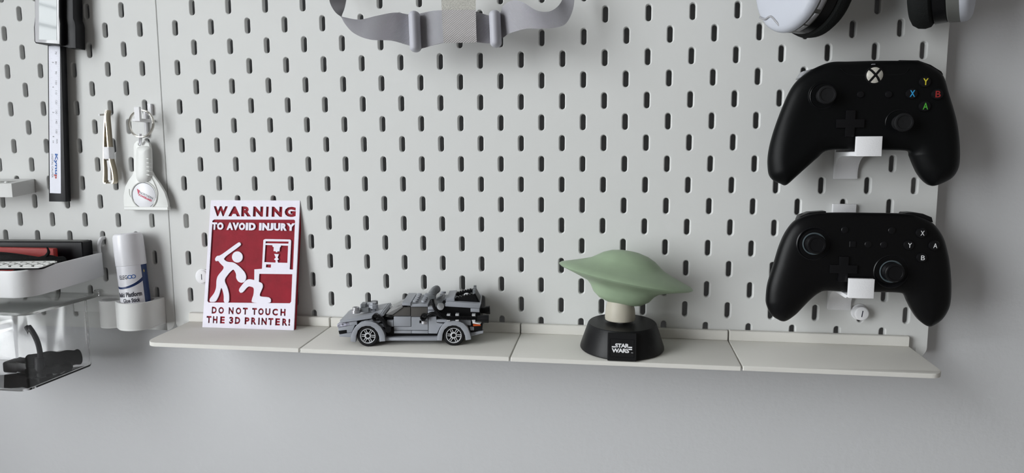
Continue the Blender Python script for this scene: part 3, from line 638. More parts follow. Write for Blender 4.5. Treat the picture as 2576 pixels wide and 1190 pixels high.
g1 = [(650.23,-14),(664.54,-13.8),(684.6,-13.64),(702.55,-13.94),(717.49,-14.38),(727.28,-18.22),(736.22,-23.93),(740.42,-30.05),(743.97,-40.7),(748.65,-53.93),(752.32,-66.17),(754.99,-80.49),(756.27,-93.84),(755.75,-103.12),(752.39,-110.37),(746.9,-114.74),(738.43,-118.31),(733,-116.87),(726.21,-109.37),(721.8,-101.03),(718.63,-93.74),(715.72,-89.06),(695.59,-88.15),(674.81,-88.07),(651.82,-88.19),(643.06,-94.82),(635.28,-102.23),(626.48,-110.78),(618.59,-118.09),(613.38,-116.81),(608.13,-114.35),(604.32,-109.52),(602.89,-102),(602.6,-94.51),(603.4,-85.97),(605.55,-75.35),(609.14,-62.69),(613.67,-49.08),(618.27,-37.66),(622.98,-29.94),(628.77,-24.35),(637.53,-18.65)]
g1 = [(x, z) for x, z in g1]
ct1 = thing('game_controller', (680, -42, -88), 'black game controller with coloured letter buttons on the upper hook', 'game controller', 'black game controllers on the pegboard')
bm = B(); inflate(bm, g1, -42, 8.5, 15, 26, 24, ffun=lambda V, D: 2.5*np.clip((-60 - V[:, 1])/50, 0, 1)*np.clip(D/10, 0, 1)); body1 = obj('shell', bm, 'matte', ct1, smooth=60)
# top seam ridge and bumpers
bm = B(); lp = [(628.86,-25.46),(634.66,-19.86),(640.58,-17.39),(651.43,-14.21),(665.82,-13.91),(664.41,-15.32),(654.5,-15.93),(642.68,-19.5),(633.84,-23.99),(628.21,-29.09)]; flat(bm, [lp], 30, 42.5, YF, .6)
obj('bumper', bm, 'key', ct1)
bm = B(); lp = [(704.54,-13.55),(719.09,-14.08),(728.95,-17.94),(737.45,-23.48),(739.05,-26.04),(729.1,-20.27),(719.22,-16.31),(705.62,-15.4)]; flat(bm, [lp], 30, 43, YF, .6)
obj('bumper', bm, 'key', ct1)
bm = B(); lp = [(629.33,-24.74),(633.23,-18.94),(639.87,-17.16),(642.02,-19.12),(635.16,-27.52)]; flat(bm, [lp], 12, 26, YF, 1.5); obj('trigger', bm, 'hplight', ct1, label='glossy grey trigger behind the shell')
# right grip back
bm = B(); lp = [(661.63,-16.22),(660.71,-17.2),(660.42,-21.02),(662.51,-23.88),(674.17,-24.92)]
def stick(parent, x, z, ring, y=-50, capr=7.6, ringm='key', h=11.5, coner=None):
    bm = B(); disc(bm, x, z, y, [(ring+.6, -3), (ring+.6, .35), (ring-.1, .9), (ring-1.0, .4), (ring-2.4, -.6), (ring-3, -2), (ring-3, -3)], 48); obj('stick_well', bm, 'key', parent)
    if ringm != 'key':
        bm = B(); disc(bm, x, z, y, [(ring-4.4, -1), (ring-4.4, .9), (ring-5.2, 1.1), (ring-6.0, .2), (ring-6, -1)], 48); obj('well_ring', bm, ringm, parent, label='slate grey ring around the stick')
    bm = B(); disc(bm, x, z, y, [(0, -2), (ring-4.6, -1.5), (capr-1.6, 2.5), (4.2, 5), (4.0, h-4), (capr-.8, h-3.2), (capr, h-2.4), (capr, h-.9), (capr-.8, h), (capr-2.0, h), (capr-2.4, h-.5), (0, h-.9)], 40)
    obj('thumbstick', bm, 'tyre' if ringm == 'key' else 'key', parent)
def button(parent, x, z, r, y=-50.3, h=1.6, m='key', nm='button'):
    bm = B(); disc(bm, x, z, y, [(r, -2), (r, h*.55), (r-.35*1, h*.85), (r*.6, h), (0, h+.1)], 28); return obj(nm, bm, m, parent)
def letter(par, ch, x, z, m, s=4.6, y=50.3+1.75, bold=0.015):
    bm = B(); text(bm, ch, x-s*.37, x+s*.37, z-s*.5, z+s*.5, y, y+.18, YF, bold=bold); o = obj('letter', bm, m, par, smooth=0); return o
P1 = [(643.36,-42.67),(704.07,-65.83),(665.32,-65.97),(682.91,-26.44),(672.54,-42),(694.55,-42.34),(721.76,-32.68),(712.2,-42.02),(731.83,-42.82),(722.81,-52.41)]
bm = B(); disc(bm, *P1[0], -49.8, [(12.6, -3), (12.6, .4), (12.0, .9), (11.2, .9), (10.6, .2), (10.6, -3)], 48); obj('well_ridge', bm, 'matte', ct1)
stick(ct1, P1[0][0], P1[0][1], 10.8); stick(ct1, P1[1][0], P1[1][1], 10.8)
bm = B(); disc(bm, P1[2][0], P1[2][1], -50.0, [(13.6, -3), (13.6, .5), (12.9, .8), (11, .3), (0, .2)], 48)
bm.free()
bm = B(); flat(bm, [plus(*P1[2], 11, 3.6)], 49.5, 52.9, YF, .5); obj('direction_pad', bm, 'key', ct1)
bm = B(); disc(bm, P1[3][0], P1[3][1], -49.6, [(7.6, -3), (7.6, .9), (6.9, 1.2), (6.7, .6), (6.7, -3)], 40); obj('button_collar', bm, 'key', ct1)
bm = B(); R_ = 12.5
disc(bm, P1[3][0], P1[3][1], -50.0, [(6.6, -2)] + [(R_*math.sin(math.radians(a)), R_*math.cos(math.radians(a)) - R_ + 2.6) for a in range(31, 0, -3)] + [(0, 2.6)], 40)
gb = obj('guide_button', bm, 'pearl', ct1, label='round pale guide button with a black X')
bm = B()
def dome(v):
    r2 = v.x*v.x + v.y*v.y; return v
for s in (1, -1):
    for e in (1, -1):
        # curved arm from centre to the rim
        pts = catmull([(0, 1.0*e*0 + .0), (s*1.6, e*1.9), (s*3.2, e*4.2), (s*4.1, e*5.5)], 4) if e < 0 else catmull([(0, 0), (s*1.8, 2.2), (s*3.4, 4.0), (s*4.6, 4.9)], 4)
        for (ax_, ay_), (bx2, by2) in zip(pts, pts[1:]):
            wd = .95; dx, dy = bx2-ax_, by2-ay_; L_ = math.hypot(dx, dy); nx, ny = -dy/L_*wd, dx/L_*wd
            q = [(ax_+nx, ay_+ny), (bx2+nx, by2+ny), (bx2-nx, by2-ny), (ax_-nx, ay_-ny)]
            vs = []
            for (qx_, qy_) in q:
                r2 = min(qx_*qx_+qy_*qy_, 43.0); hh_ = math.sqrt(R_*R_-r2) - R_ + 2.6 + .12
                vs.append(bm.verts.new((P1[3][0]+qx_, -50.0-hh_, P1[3][1]+qy_)))
            bm.faces.new(vs)
obj('cross_mark', bm, 'key', gb, label='black curved X mark')
bm = B(); x_, z_ = [(681.64,-17.49)][0]; box(bm, x_-1.3, x_+1.3, -50.6, -48.5, z_-.35, z_+.35, .1); obj('small_slot', bm, 'greyink', ct1)
button(ct1, *P1[4], 2.9); button(ct1, *P1[5], 2.9)
for k, (ch, m_) in enumerate((('Y', 'ly'), ('X', 'lx'), ('B', 'lb'), ('A', 'lg'))):
    b_ = button(ct1, *P1[6+k], 4.5, h=2.2, m='key'); letter(b_, ch, P1[6+k][0]+.0, P1[6+k][1], m_, 5.4, 50.3+2.35)
# fine groove lines of the top plate
bm = B(); gp = catmull([(x, z, 0) for x, z in [(656,-20.54),(662.58,-25.43),(673.78,-26.15),(677.16,-26.01)]], 4); tube(bm, [(x, -50.25, z) for x, z, _ in gp], .28, 6)
gp = catmull([(x, z, 0) for x, z in [(709,-21.64),(705.44,-25.77),(694.01,-26.34),(690.17,-26.27)]], 4); tube(bm, [(x, -50.25, z) for x, z, _ in gp], .28, 6); obj('seam', bm, 'key', ct1)
# second controller
g2 = [(644.55,-142.32),(651.86,-141.81),(667.45,-141.45),(686.02,-141.5),(713.59,-141.79),(724.78,-143.1),(736.14,-147.87),(742.53,-153.77),(748.1,-162.4),(751.81,-173.24),(754.6,-185.23),(756.71,-200.58),(757.36,-214.94),(756.13,-223.87),(751.67,-232.93),(744.93,-238.76),(740.39,-239.59),(733.44,-234.65),(727.85,-226.96),(723.8,-219.24),(720.67,-213.17),(715.6,-210.84),(695.99,-210.8),(675.17,-211.35),(656.2,-210.72),(649.94,-212.81),(643.81,-218.1),(637.72,-225.14),(630.57,-233.39),(622.19,-239.2),(615.63,-237.33),(610.03,-232.88),(606.46,-224.9),(605.8,-219.16),(606.37,-208.8),(608.18,-199.61),(611.45,-187.01),(615.14,-172.22),(619.97,-159.77),(626.97,-149.62),(636.23,-144.18)]
ct2 = thing('game_controller', (680, -42, -212), 'black game controller with white letter buttons on the lower hook', 'game controller', 'black game controllers on the pegboard')
bm = B(); inflate(bm, g2, -42, 9.5, 20, 26, 24); obj('shell', bm, 'shell2', ct2, smooth=60)
bm = B(); lp = [(630.56,-148.79),(632,-145.06),(639.83,-141.74),(653.01,-140.72),(653.85,-142.95),(646.36,-145.48),(638,-148.37),(630.73,-152.61)]; flat(bm, [lp], 28, 41, YF, 1.2); obj('bumper', bm, 'key', ct2)
bm = B(); lp = [(716.45,-142.36),(717.41,-141.26),(723,-140.88),(731.21,-142.01),(738.5,-145.11),(739.79,-149.48),(734.65,-148.44),(725.3,-145.25),(717.07,-144.23)]; flat(bm, [lp], 28, 42, YF, 1.2); obj('bumper', bm, 'key', ct2)
P2 = [(641.38,-167.97),(704.92,-190.85),(666.02,-189.49),(665.65,-155.76),(703.21,-155.82),(672.62,-167.91),(685.17,-167.93),(697.55,-168.06),(726.51,-157.56),(717.16,-167.96),(737.08,-167.96),(728.09,-178.39)]
for k in (0, 1): stick(ct2, *P2[k], 14.0, y=-51.0, capr=8.0, ringm='stickring', h=9)
bm = B(); flat(bm, [plus(*P2[2], 11, 3.7)], 50, 53.6, YF, .6); obj('direction_pad', bm, 'key', ct2)
for k in (3, 4, 6, 7): button(ct2, *P2[k], 2.9, y=-51.3, h=1)
bm = B(); x_, z_ = P2[5]; box(bm, x_-2.7, x_+2.7, -52.3, -50, z_-2.7, z_+2.7, .4); obj('button', bm, 'key', ct2)
for k, ch in enumerate('XYAB'):
    b_ = button(ct2, *P2[8+k], 4.3, y=-51.2, h=2.0); letter(b_, ch, P2[8+k][0]+.3, P2[8+k][1], 'lw', 4.0, 51.2+2.15, .0)
# ---------------------------------------------------------------- headphones, cropped by the top of the frame
hp = thing('headphones', (672, -48, 40), 'white and black headphones hanging above the controllers, earcups showing', 'headphones')
def earcup(face, ax, rot, name, flip=1):
    a = Vector(ax).normalized(); z = a; x = Vector((0, 0, 1)); y = z.cross(x).normalized(); x = y.cross(z)
    m = Matrix.Identity(4)
    for i in range(3): m[i][0], m[i][1], m[i][2], m[i][3] = x[i], y[i], z[i], face[i]
    # local z outward from the head, x up
    bm = B(); sx, sy = 1.0, .86
    lathe(bm, [(0, -2), (20, -2.2), (32, -3.2), (37.5, -4.2), (40.2, -5.6), (41.8, -7.8), (42.3, -10), (42.3, -12)], m, 64, sx, sy); c = obj('ear_cup', bm, 'hpwhite', hp, label='white ear cup')
    bm = B(); lathe(bm, [(42.3, -12), (42.0, -12.6), (41.5, -20.0), (40.6, -21)], m, 64, sx, sy); g = obj('grey_ring', bm, 'hpgrey', c, label='grey ring')
    bm = B(); lathe(bm, [(40.0, -20.8), (41.0, -21.6), (41.6, -30), (40, -31)], m, 64, sx, sy); obj('pad_mount', bm, 'key', c)
    bm = B(); lathe(bm, [(36, -30.5), (40.5, -31), (43.2, -33), (44.2, -37), (43.4, -42), (40.5, -46), (36, -48), (30, -46.5), (27, -42), (26, -34)], m, 64, sx, sy); obj('ear_cushion', bm, 'foam', hp)
    return m, c, g
mL, cL, gL = earcup(Vector((603, -60, 52)), (-0.857, -0.515, 0.03), 0, 'l')
mR, cR, gR = earcup(Vector((757, -52, 58)), (0.88, -0.47, 0.03), 0, 'r')
# raised seam and buttons on the left cup
bm = B()
for t0, wd in ((196, 9), (214, 12), (236, 12)):
    a = math.radians(t0); px_, py_ = 41.6*math.cos(a), 41.6*.86*math.sin(a)
    f = mL @ Matrix.Translation((px_, py_, -16.2)) @ Matrix.Rotation(a, 4, 'Z')
    box(bm, -.6, .7, -abs(wd)*.5, abs(wd)*.5, -2.2, 2.2, .6, f, 2)
obj('side_button', bm, 'hplight', gL)
bm = B(); sw = catmull([(-26, 30, -3.6), (-29, 22, -3.0), (-28, 14, -3.0), (-34, 6, -3.4), (-40, 2, -7.0)], 6); sw = [mL @ Vector((x, y*.86, z)) for x, y, z in sw]; tube(bm, sw, .9, 8); obj('shell_seam', bm, 'hplight', cL)
# headband above the frame and its hook
bm = B(); hb = catmull([(608, -48, 92), (606, -44, 130), (622, -36, 175), (678, -32, 205), (735, -34, 178), (754, -42, 132), (752, -46, 96)], 10); tube(bm, hb, 6, 14); obj('headband', bm, 'hpwhite', hp)
# ---------------------------------------------------------------- headset strap (cropped by the top of the frame)
st = thing('headset_strap', (320, -40, 60), 'light grey elastic headset strap hanging at the top of the board', 'strap')
def ribbon(name, A, Bq, m, parent, th=1.3, uvs=6.0, n=8, label=None):
    A = catmull(A, n); Bq = catmull(Bq, n); bm = B(); uv = bm.loops.layers.uv.new('UVMap'); K = 8; grid = []; s = 0; S = []
    for i, (a, b) in enumerate(zip(A, Bq)):
        if i: s += (Vector(a)-Vector(A[i-1])).length
        S.append(s); grid.append([bm.verts.new(Vector(a).lerp(Vector(b), k/K)) for k in range(K+1)])
    for i in range(len(grid)-1):
        for k in range(K):
            f = bm.faces.new((grid[i][k], grid[i][k+1], grid[i+1][k+1], grid[i+1][k]))
            for lp_, (ii, kk) in zip(f.loops, ((i, k), (i, k+1), (i+1, k+1), (i+1, k))): lp_[uv].uv = (S[ii]/uvs, kk/K*24/uvs)
    bmesh.ops.solidify(bm, geom=bm.faces[:], thickness=th)
    return obj(name, bm, m, parent, smooth=50, label=label)
SA = [(197.63,-22,72.58),(200.55,-30,60.95),(202.37,-33,52.54),(207.65,-38,44.63),(214.67,-43,38.36),(223.02,-47,35.15),(238.02,-50,32.23),(254.09,-50,35.08),(269.07,-44,38.59),(280.05,-36,38.15),(290.47,-34,37.08),(303.07,-38,39.45),(312.47,-40,40.04),(328.13,-40,39.53),(344.44,-39,37.91),(356.09,-34,35.02),(364.31,-32,36.83),(368.57,-36,42.99),(377.91,-44,45.44),(388.14,-50,42.53),(400.46,-52,34.73),(411.36,-50,33.71),(419.16,-44,39.62),(422.56,-34,49.35),(422.86,-26,63.07)]
SB = [(212.63,-12,74.42),(211.57,-12,64.63),(211.62,-16,55.89),(213.68,-26,46.89),(215.17,-36,38.1),(221.62,-44,29.25),(231.85,-48,20.04),(247.53,-50,14.02),(265.48,-44,13.58),(280.47,-36,9.92),(290.93,-34,7.68),(303.57,-38,9.59),(313.53,-40,11.08),(327.8,-40,11.27),(344.69,-39,10.8),(356.91,-34,10.54),(367.33,-32,15.27),(372.81,-36,17.9),(381.17,-44,18.76),(391.86,-50,19.75),(405.23,-53,18.83),(417.97,-51,19.72),(426.81,-46,24.59),(432.22,-36,40.41),(432.45,-28,62.22)]
ribbon('elastic_band', SA, SB, 'strap', st)
# folded tab and top strap
a = [(312.92,-43.5,63.03),(312.98,-43.5,53.86),(313.05,-43.5,45.58),(313.35,-43.5,39.39)]; b = [(344.78,-43.5,61.82),(344.79,-43.5,52.72),(344.72,-43.5,44.5),(344.76,-43.5,38.37)]
ribbon('top_strap', a, b, 'felt', st, 1.6, label='rough felt top strap')
a = [(313.41,-44.5,39.55),(313.9,-45.5,29.47),(314.52,-45.5,18.35),(314.46,-43,10.3)]; b = [(344.96,-44.5,38.52),(345.27,-45.5,28.52),(345.46,-45.5,17.49),(345.28,-43,10.15)]
ribbon('folded_tab', a, b, 'twill', st, 1.8)
a = [(288.96,-31,39.8),(302.29,-35,40.83),(311.19,-38,40.49)]; b = [(290.39,-31,7.96),(302.78,-35,9.89),(312.53,-38,11.24)]
ribbon('band_underlayer', a, b, 'strap', st, 1.0)
for p, q, y in (((915,118),(930,482),-40), ((1678,112),(1700,438),-38)):
    pass
SL = [[(286.29,-40,40.33),(287.26,-40,3.36)], [(360.89,-38,38.97),(362.16,-38,6.04)]]
for (p, q) in SL:
    p, q = Vector(p), Vector(q); L_ = (q-p).length; d_ = (q-p).normalized()
    f = Matrix.Translation(p) @ d_.to_track_quat('Z', 'Y').to_matrix().to_4x4()
    r = 5.2; bm = B(); prof = [(r*math.sin(math.radians(a)), r*.8*(1-math.cos(math.radians(a)))) for a in range(0, 91, 15)] + [(r, L_-4)] + [(r*math.cos(math.radians(a)), L_-4+r*.8*math.sin(math.radians(a))) for a in range(15, 91, 15)]
    lathe(bm, prof, f, 28, 1.35, 1.0) if abs(d_.z) > .5 else None
    obj('slider', bm, 'slider', st, label='lilac grey strap slider')
# ---------------------------------------------------------------- digital caliper
cal = thing('digital_caliper', (-118, -12, -139), 'black digital caliper with silver display hanging on the left board', 'caliper')
def para(loop, y0, y1, nm, m, par, bev=0.3, label=None):
    """outline (x,z) between depths y0 (front) and y1 (back)"""
    bm = B(); flat(bm, [loop], -y1, -y0, YF, bev); return obj(nm, bm, m, par, smooth=30, label=label)
para([(-117.19,24.02),(-101.82,23.62),(-110.08,-138.75),(-133.02,-138.91)][:2] + [(-110.45,-139.44),(-130.5,-139.37)], -13, -5.5, 'beam', 'caliper', cal)
sc_ = [(-115.76,23.28),(-102.68,22.95)] + [(-114.98,-130.67),(-128.18,-130.22)]
para(sc_, -13.35, -12.8, 'scale_plate', 'scale', cal, 0)
# scale frame: follows the beam
tl_, tr_, br_, bl_ = [Vector(p) for p in sc_]
ax_ = ((tl_+tr_)/2 - (bl_+br_)/2); Ls = ax_.length; ux = ax_.normalized(); rx = Vector((ux.y, -ux.x))
CFm = Fr(((bl_+br_).x/2, -13.4, (bl_+br_).y/2), (rx.x, 0, rx.y), (ux.x, 0, ux.y)); Wd = (tr_-tl_).length
s0, s1 = [(-108.06,12.8)][0], [(-108.96,2.69)][0]
def along(p): return (Vector(p) - (bl_+br_)/2).dot(ux)
z70 = along(s0); z80 = along(s1); pitch = (z70 - z80)/10.0
bm = B(); k = 0
while True:
    pos = z70 + 10*pitch - k*pitch
    mmv = 60 + k
    if mmv > 150: break
    if pos < Ls-1:
        ln = 4.2 if mmv % 10 == 0 else (3.0 if mmv % 5 == 0 else 2.1)
        box(bm, Wd/2-ln-.3, Wd/2-.3, pos-.09, pos+.09, 0, .06, 0, CFm)
    k += 1
k = 0
while True:
    pos = z70 + 10*pitch - k*1.5875*pitch
    if pos < z70 - 81*pitch: break
    if pos < Ls-1:
        ln = 3.6 if k % 4 == 0 else 2.0
        box(bm, -Wd/2+.3, -Wd/2+.3+ln, pos-.09, pos+.09, 0, .06, 0, CFm)
    k += 1
obj('scale_ticks', bm, 'palink', cal)
bm = B()
RT = Matrix.Rotation(-math.pi/2, 4, 'Z')
def vtext(body, cx, cy, hgt, wid, bold=0.0, fr=None): 
    text(bm, body, -wid/2, wid/2, -hgt/2, hgt/2, 0, .08, CFm @ Matrix.Translation((cx, cy, 0)) @ RT, bold)
for n_ in range(70, 160, 10): vtext(str(n_), 2.0, z70 - (n_-70)*pitch + 3.2, 2.0, 4.2 if n_ > 99 else 3.0)
for n_, q in ((3, 77), (4, 102), (5, 128), (6, 153)): vtext(str(n_), -1.6, z70 - (q-70)*pitch + .5, 2.0, 1.3)
vtext('mm', 2.2, z70 - 87*pitch, 1.5, 4.5); vtext('in', -1.8, z70 - 88*pitch, 1.7, 2.4)
obj('scale_numbers', bm, 'greyink', cal, smooth=0)
q = [along(p) for p in [(-119.31,-88.26),(-121.73,-115.39),(-121.65,-88.66),(-123.9,-113.64),(-120.67,-110.03)]]
bm = B(); yc = (q[0]+q[4])/2; vtext('Kynu', 1.0, yc, 4.3, q[0]-q[4], 0.035); obj('brand_lettering', bm, 'blue', cal, smooth=0, label='blue lettering')
bm = B(); vtext('p', .3, (q[4]+q[1])/2+.2, 3.3, q[4]-q[1]-1, 0.035); obj('brand_lettering', bm, 'redink', cal, smooth=0, label='red letter')
bm = B(); vtext('DIGITAL CALIPER', -3.3, (q[2]+q[3])/2, 1.9, q[2]-q[3], 0.0); obj('caption_lettering', bm, 'greyink', cal, smooth=0)
# display head
hd = [(-116.09,91.39),(-88.08,90.29),(-91.22,49.98),(-90.51,43.48),(-92.38,22.32),(-97.58,21.71),(-121.05,24.56),(-122.37,26.66),(-121.49,40.67),(-119.24,50.86)]
para(hd, -24, -17.5, 'display_housing', 'caliper', cal, .5)
para([(-117.16,91.94),(-78.41,90.41),(-81.12,49.13),(-79.63,45.38),(-79.21,41.66),(-80.68,19.53),(-88.8,19.73),(-94.03,21.36),(-123.75,24.95)], -17.6, -4.5, 'slider_body', 'caliper', cal, .6)
para([(-114.96,91.27),(-88.24,90.22),(-91.49,49.93),(-91.11,43.44),(-93.12,23.04),(-119.83,25.42),(-120.8,26.57),(-119.92,40.57),(-118.32,50.77)], -24.6, -23.8, 'display_bezel', 'bezel', cal, .15, 'silver display bezel')
para([(-110.62,89.17),(-90.38,88.38),(-95.86,26.78),(-115.98,27.87)], -24.8, -24.4, 'display', 'display', cal, 0, 'glossy grey display')
bm = B(); x_, z_ = [(-84.02,36.16)][0]; box(bm, x_-.3, x_+1.2, -15, -9, z_-16, z_+16, .5); obj('thumb_rail', bm, 'cup', cal)
# white holder the caliper hangs from
t = thing('caliper_holder', (-98, -1, 20), 'small white holder block behind the caliper head at the top edge', 'holder')
bm = B(); box(bm, -104.5, -96, -17, 4, 36, 120, 1.2); obj('block', bm, 'hook', t)
bm = B(); box(bm, -104, -100, -.5, 6.5, 48, 58, .3); obj('peg', bm, 'hook', t)
# ---------------------------------------------------------------- tweezers
tw = thing('tweezers', (-56, -10, -118), 'slim steel cross-lock tweezers with a white plastic clip', 'tweezers')
def strip(name, pts, wdt, th, m, label=None):
    """flat metal strip along pts (x,y,z), width along Y"""
    bm = B(); P = catmull(pts, 6)
    r0 = []
    for i, p in enumerate(P):
        p = Vector(p); t_ = (Vector(P[min(i+1, len(P)-1)])-Vector(P[max(i-1, 0)])).normalized(); n_ = Vector((t_.z, 0, -t_.x)).normalized()*th/2
        yv = Vector((0, wdt/2, 0)); r0.append([bm.verts.new(p+n_-yv), bm.verts.new(p+n_+yv), bm.verts.new(p-n_+yv), bm.verts.new(p-n_-yv)])
    for a, b in zip(r0, r0[1:]):
        for i in range(4): bm.faces.new((a[i], a[(i+1) % 4], b[(i+1) % 4], b[i]))
    bm.faces.new(r0[0]); bm.faces.new(r0[-1][::-1]); return obj(name, bm, m, tw, label=label)
yy = -9
strip('left_blade', [(-55.33,-9,-43.27),(-57.55,-9,-50.06),(-59.64,-9,-65.13),(-61.36,-9,-81.31),(-62.63,-9,-94.52),(-63.22,-9,-107.8),(-64.3,-9,-118.56),(-61.85,-9,-119.28)], 7, 1.1, 'brass')
strip('right_blade', [(-55,-9,-43.27),(-56.65,-9,-50.07),(-56.48,-9,-65.16),(-56.31,-9,-80.32),(-55.61,-9,-94.53),(-53.38,-9,-106.77),(-53.04,-9,-117),(-54.85,-9,-119.87)], 7, 1.1, 'brass')
bm = B(); x_, z_ = [(-58.69,-87.93)][0]; box(bm, x_-3.8, x_+4.2, -13, -4.5, z_-6.6, z_+6.6, 1.6, None, 3); obj('clip', bm, 'hook', tw, label='white plastic clip')
strip('inner_leaf', [(-58.75,-8,-95.55),(-58.33,-8,-104.74),(-59.02,-8,-116.53)], 5, 3.2, 'hook')
bm = B(); x_, z_ = [(-61.68,-39.35)][0]; rod(bm, (x_-1.0, -14, z_-9), (x_-1.0, 4, z_-7), 1.0); tagp = obj('hanging_pin', bm, 'hook', tw)
# ---------------------------------------------------------------- key ring, its hook and the scraper
hk = thing('ring_hook', (-9, -1, -46), 'small white hook holding the steel key ring of the scraper', 'hook')
x_, z_ = [(-12.58,-48.72)][0]
bm = B(); box(bm, x_-3.2, x_+3.4, -23, -20, z_-7.2, z_+7.6, .6); (u0, v0), (u1, v1) = [(-19.89,-43.84),(-16.83,-71.79)]; box(bm, u0, u1, -3.5, -.3, v1, v0, .5); box(bm, u0, x_+3.4, -21, -1, z_-7.2, z_-4.2, .5); box(bm, x_-2, x_+2, -.5, 6, z_+6, z_+12, .3); box(bm, x_-2, x_+2, -3.5, -.3, z_, z_+12, .3); obj('peg', bm, 'hook', hk)
sc2 = thing('plastic_scraper', (-20, -8, -146), 'white plastic scraper with a round badge hanging from a steel key ring', 'scraper')
x_, z_ = [(-15.3,-57.73)][0]
bm = B()
for dy, dr in ((0, 0), (1.1, .1)):
    P = [(x_ + (13.6+dr)*math.cos(2*math.pi*k/48), -14+dy + 1.2*math.sin(2*math.pi*k/48), z_ + (13.8+dr)*math.sin(2*math.pi*k/48)) for k in range(49)]
    tube(bm, P, .95, 10)
obj('key_ring', bm, 'steel', sc2, label='steel split ring')
bm = B(); P = [(-16.62,-15,-68.17),(-18.35,-14,-72.6),(-20.62,-11,-77.52),(-20.73,-10,-79.5)]; tube(bm, catmull(P, 5), .8, 8); P = [(-17.01,-13,-68.1),(-17.41,-12,-72.56),(-18.95,-11,-77.52),(-20.73,-10,-79.5)]; tube(bm, catmull(P, 5), .8, 8); obj('loop', bm, 'gloss', sc2)
sk = [(-29.85,-81.44),(-29.07,-78.42),(-26.07,-75.61),(-20.95,-74.24),(-15.44,-74.97),(-11.76,-78.01),(-10.55,-84.55),(-10.91,-97.66),(-11.54,-106.77),(-8.06,-112.86),(-2.98,-119.96),(2.53,-129.09),(5.26,-138.26),(6.1,-147.45),(-11.52,-146.78),(-45.39,-146.65),(-45.78,-139.63),(-45.23,-132.41),(-42.5,-123.15),(-38.65,-117),(-33.72,-111.37),(-31.36,-106.78),(-30.55,-92.56)]
bm = B(); flat(bm, [sk, [(-20.15,-78.67),(-20.36,-79.44),(-20.84,-80.09),(-21.52,-80.52),(-22.3,-80.67),(-23.06,-80.51),(-23.68,-80.07),(-24.07,-79.42),(-24.17,-78.65),(-23.96,-77.88),(-23.48,-77.22),(-22.79,-76.79),(-22.01,-76.64),(-21.26,-76.8),(-20.64,-77.24),(-20.25,-77.9)]], 5, 8.4, YF, .5); bl = obj('blade_body', bm, 'scraper', sc2)
hd_ = [(-25.37,-84.53),(-23.49,-81.53),(-15.1,-80.57),(-9.71,-82.59),(-8.67,-86.6),(-9,-97.63),(-9.88,-108.71),(-12.6,-115.78),(-17.81,-118.63),(-24.5,-118.65),(-27.58,-114.8),(-27.88,-106.7),(-26.77,-94.58)]
bm = B(); inflate(bm, hd_, -8.4, 5.5, 7.5, .5, 6, sp=2.0); obj('handle', bm, 'scraper', sc2, smooth=50)
bm = B()
for k in range(5):
    (xa_, za_), (xb_, zb_) = [(-14.01,-93.8),(-8.21,-94.82)]; tube(bm, [(xa_, -12.5, za_-k*4.2), (xa_+4, -13.0, za_-k*4.2-.3), (xb_, -11, zb_-k*4.2)], .55, 8)
obj('grip_ridge', bm, 'scraper', sc2)
(x_, z_) = [(-20.79,-132.53)][0]
bm = B(); f = Matrix.Translation((x_, -8.4, z_)) @ Matrix.Rotation(math.pi/2, 4, 'X')
lathe(bm, [(15.2, -1), (15.2, .9), (14.6, 1.3), (13.9, .9), (13.9, -1)], f, 56, cap=False); obj('badge_rim', bm, 'scraper', sc2)
bm = B(); lathe(bm, [(13.2, -1), (13.2, .6), (12.6, 1.0), (0, 1.1)], f, 48); bg = obj('badge', bm, 'gloss', sc2)
bm = B(); lathe(bm, [(13.9, -.2), (13.9, .12), (13.2, .12), (13.2, -.2)], f, 56, cap=False); obj('badge_groove', bm, 'greyink', bg)
fb = Fr((x_, -9.55, z_), (math.cos(math.radians(-24)), 0, math.sin(math.radians(-24))), (math.sin(math.radians(24)), 0, math.cos(math.radians(24))))
bm = B(); text(bm, 'NORTHERN', -5.0, 10.6, .2, 2.6, 0, .08, fb, .0); obj('lettering', bm, 'greyink', bg, smooth=0)
bm = B(); text(bm, 'POWERGRID', -5.4, 10.6, -2.6, -.4, 0, .08, fb, .04); prism(bm, [(-9.6, 3.6), (-5.6, 3.0), (-6.0, -1.8)], 0, .08, fb); obj('lettering', bm, 'pink', bg, smooth=0, label='pink-red lettering and arrow')
bm = B()
for s in (0, 1):
    P = [(-13.13,-111.83),(-9.09,-117.92),(-6.08,-126.05),(-5.58,-131.65),(-8.27,-138.31),(-10.9,-140.88)] if False else None
P = [(-37.93,-125.67),(-37.93,-131.83),(-35.33,-136.43),(-32.19,-139.7),(-31.43,-144.84)]; tube(bm, catmull([(x, -8.5, z) for x, z in P], 4), .45, 6)
P = [(-13.13,-111.83),(-9.09,-117.92),(-6.08,-126.05),(-5.58,-131.65),(-8.27,-138.31),(-10.9,-140.88)]; tube(bm, catmull([(x, -8.5, z) for x, z in P], 4), .8, 6); obj('moulded_rib', bm, 'scraper', sc2)
bm = B(); (xa_, za_), (xb_, zb_) = [(-44.54,-145.54),(6.74,-146.55)]; box(bm, xa_, xb_, -10.2, -5, za_-2.4, za_+1.2, .6); obj('scraping_edge', bm, 'scraper', sc2)
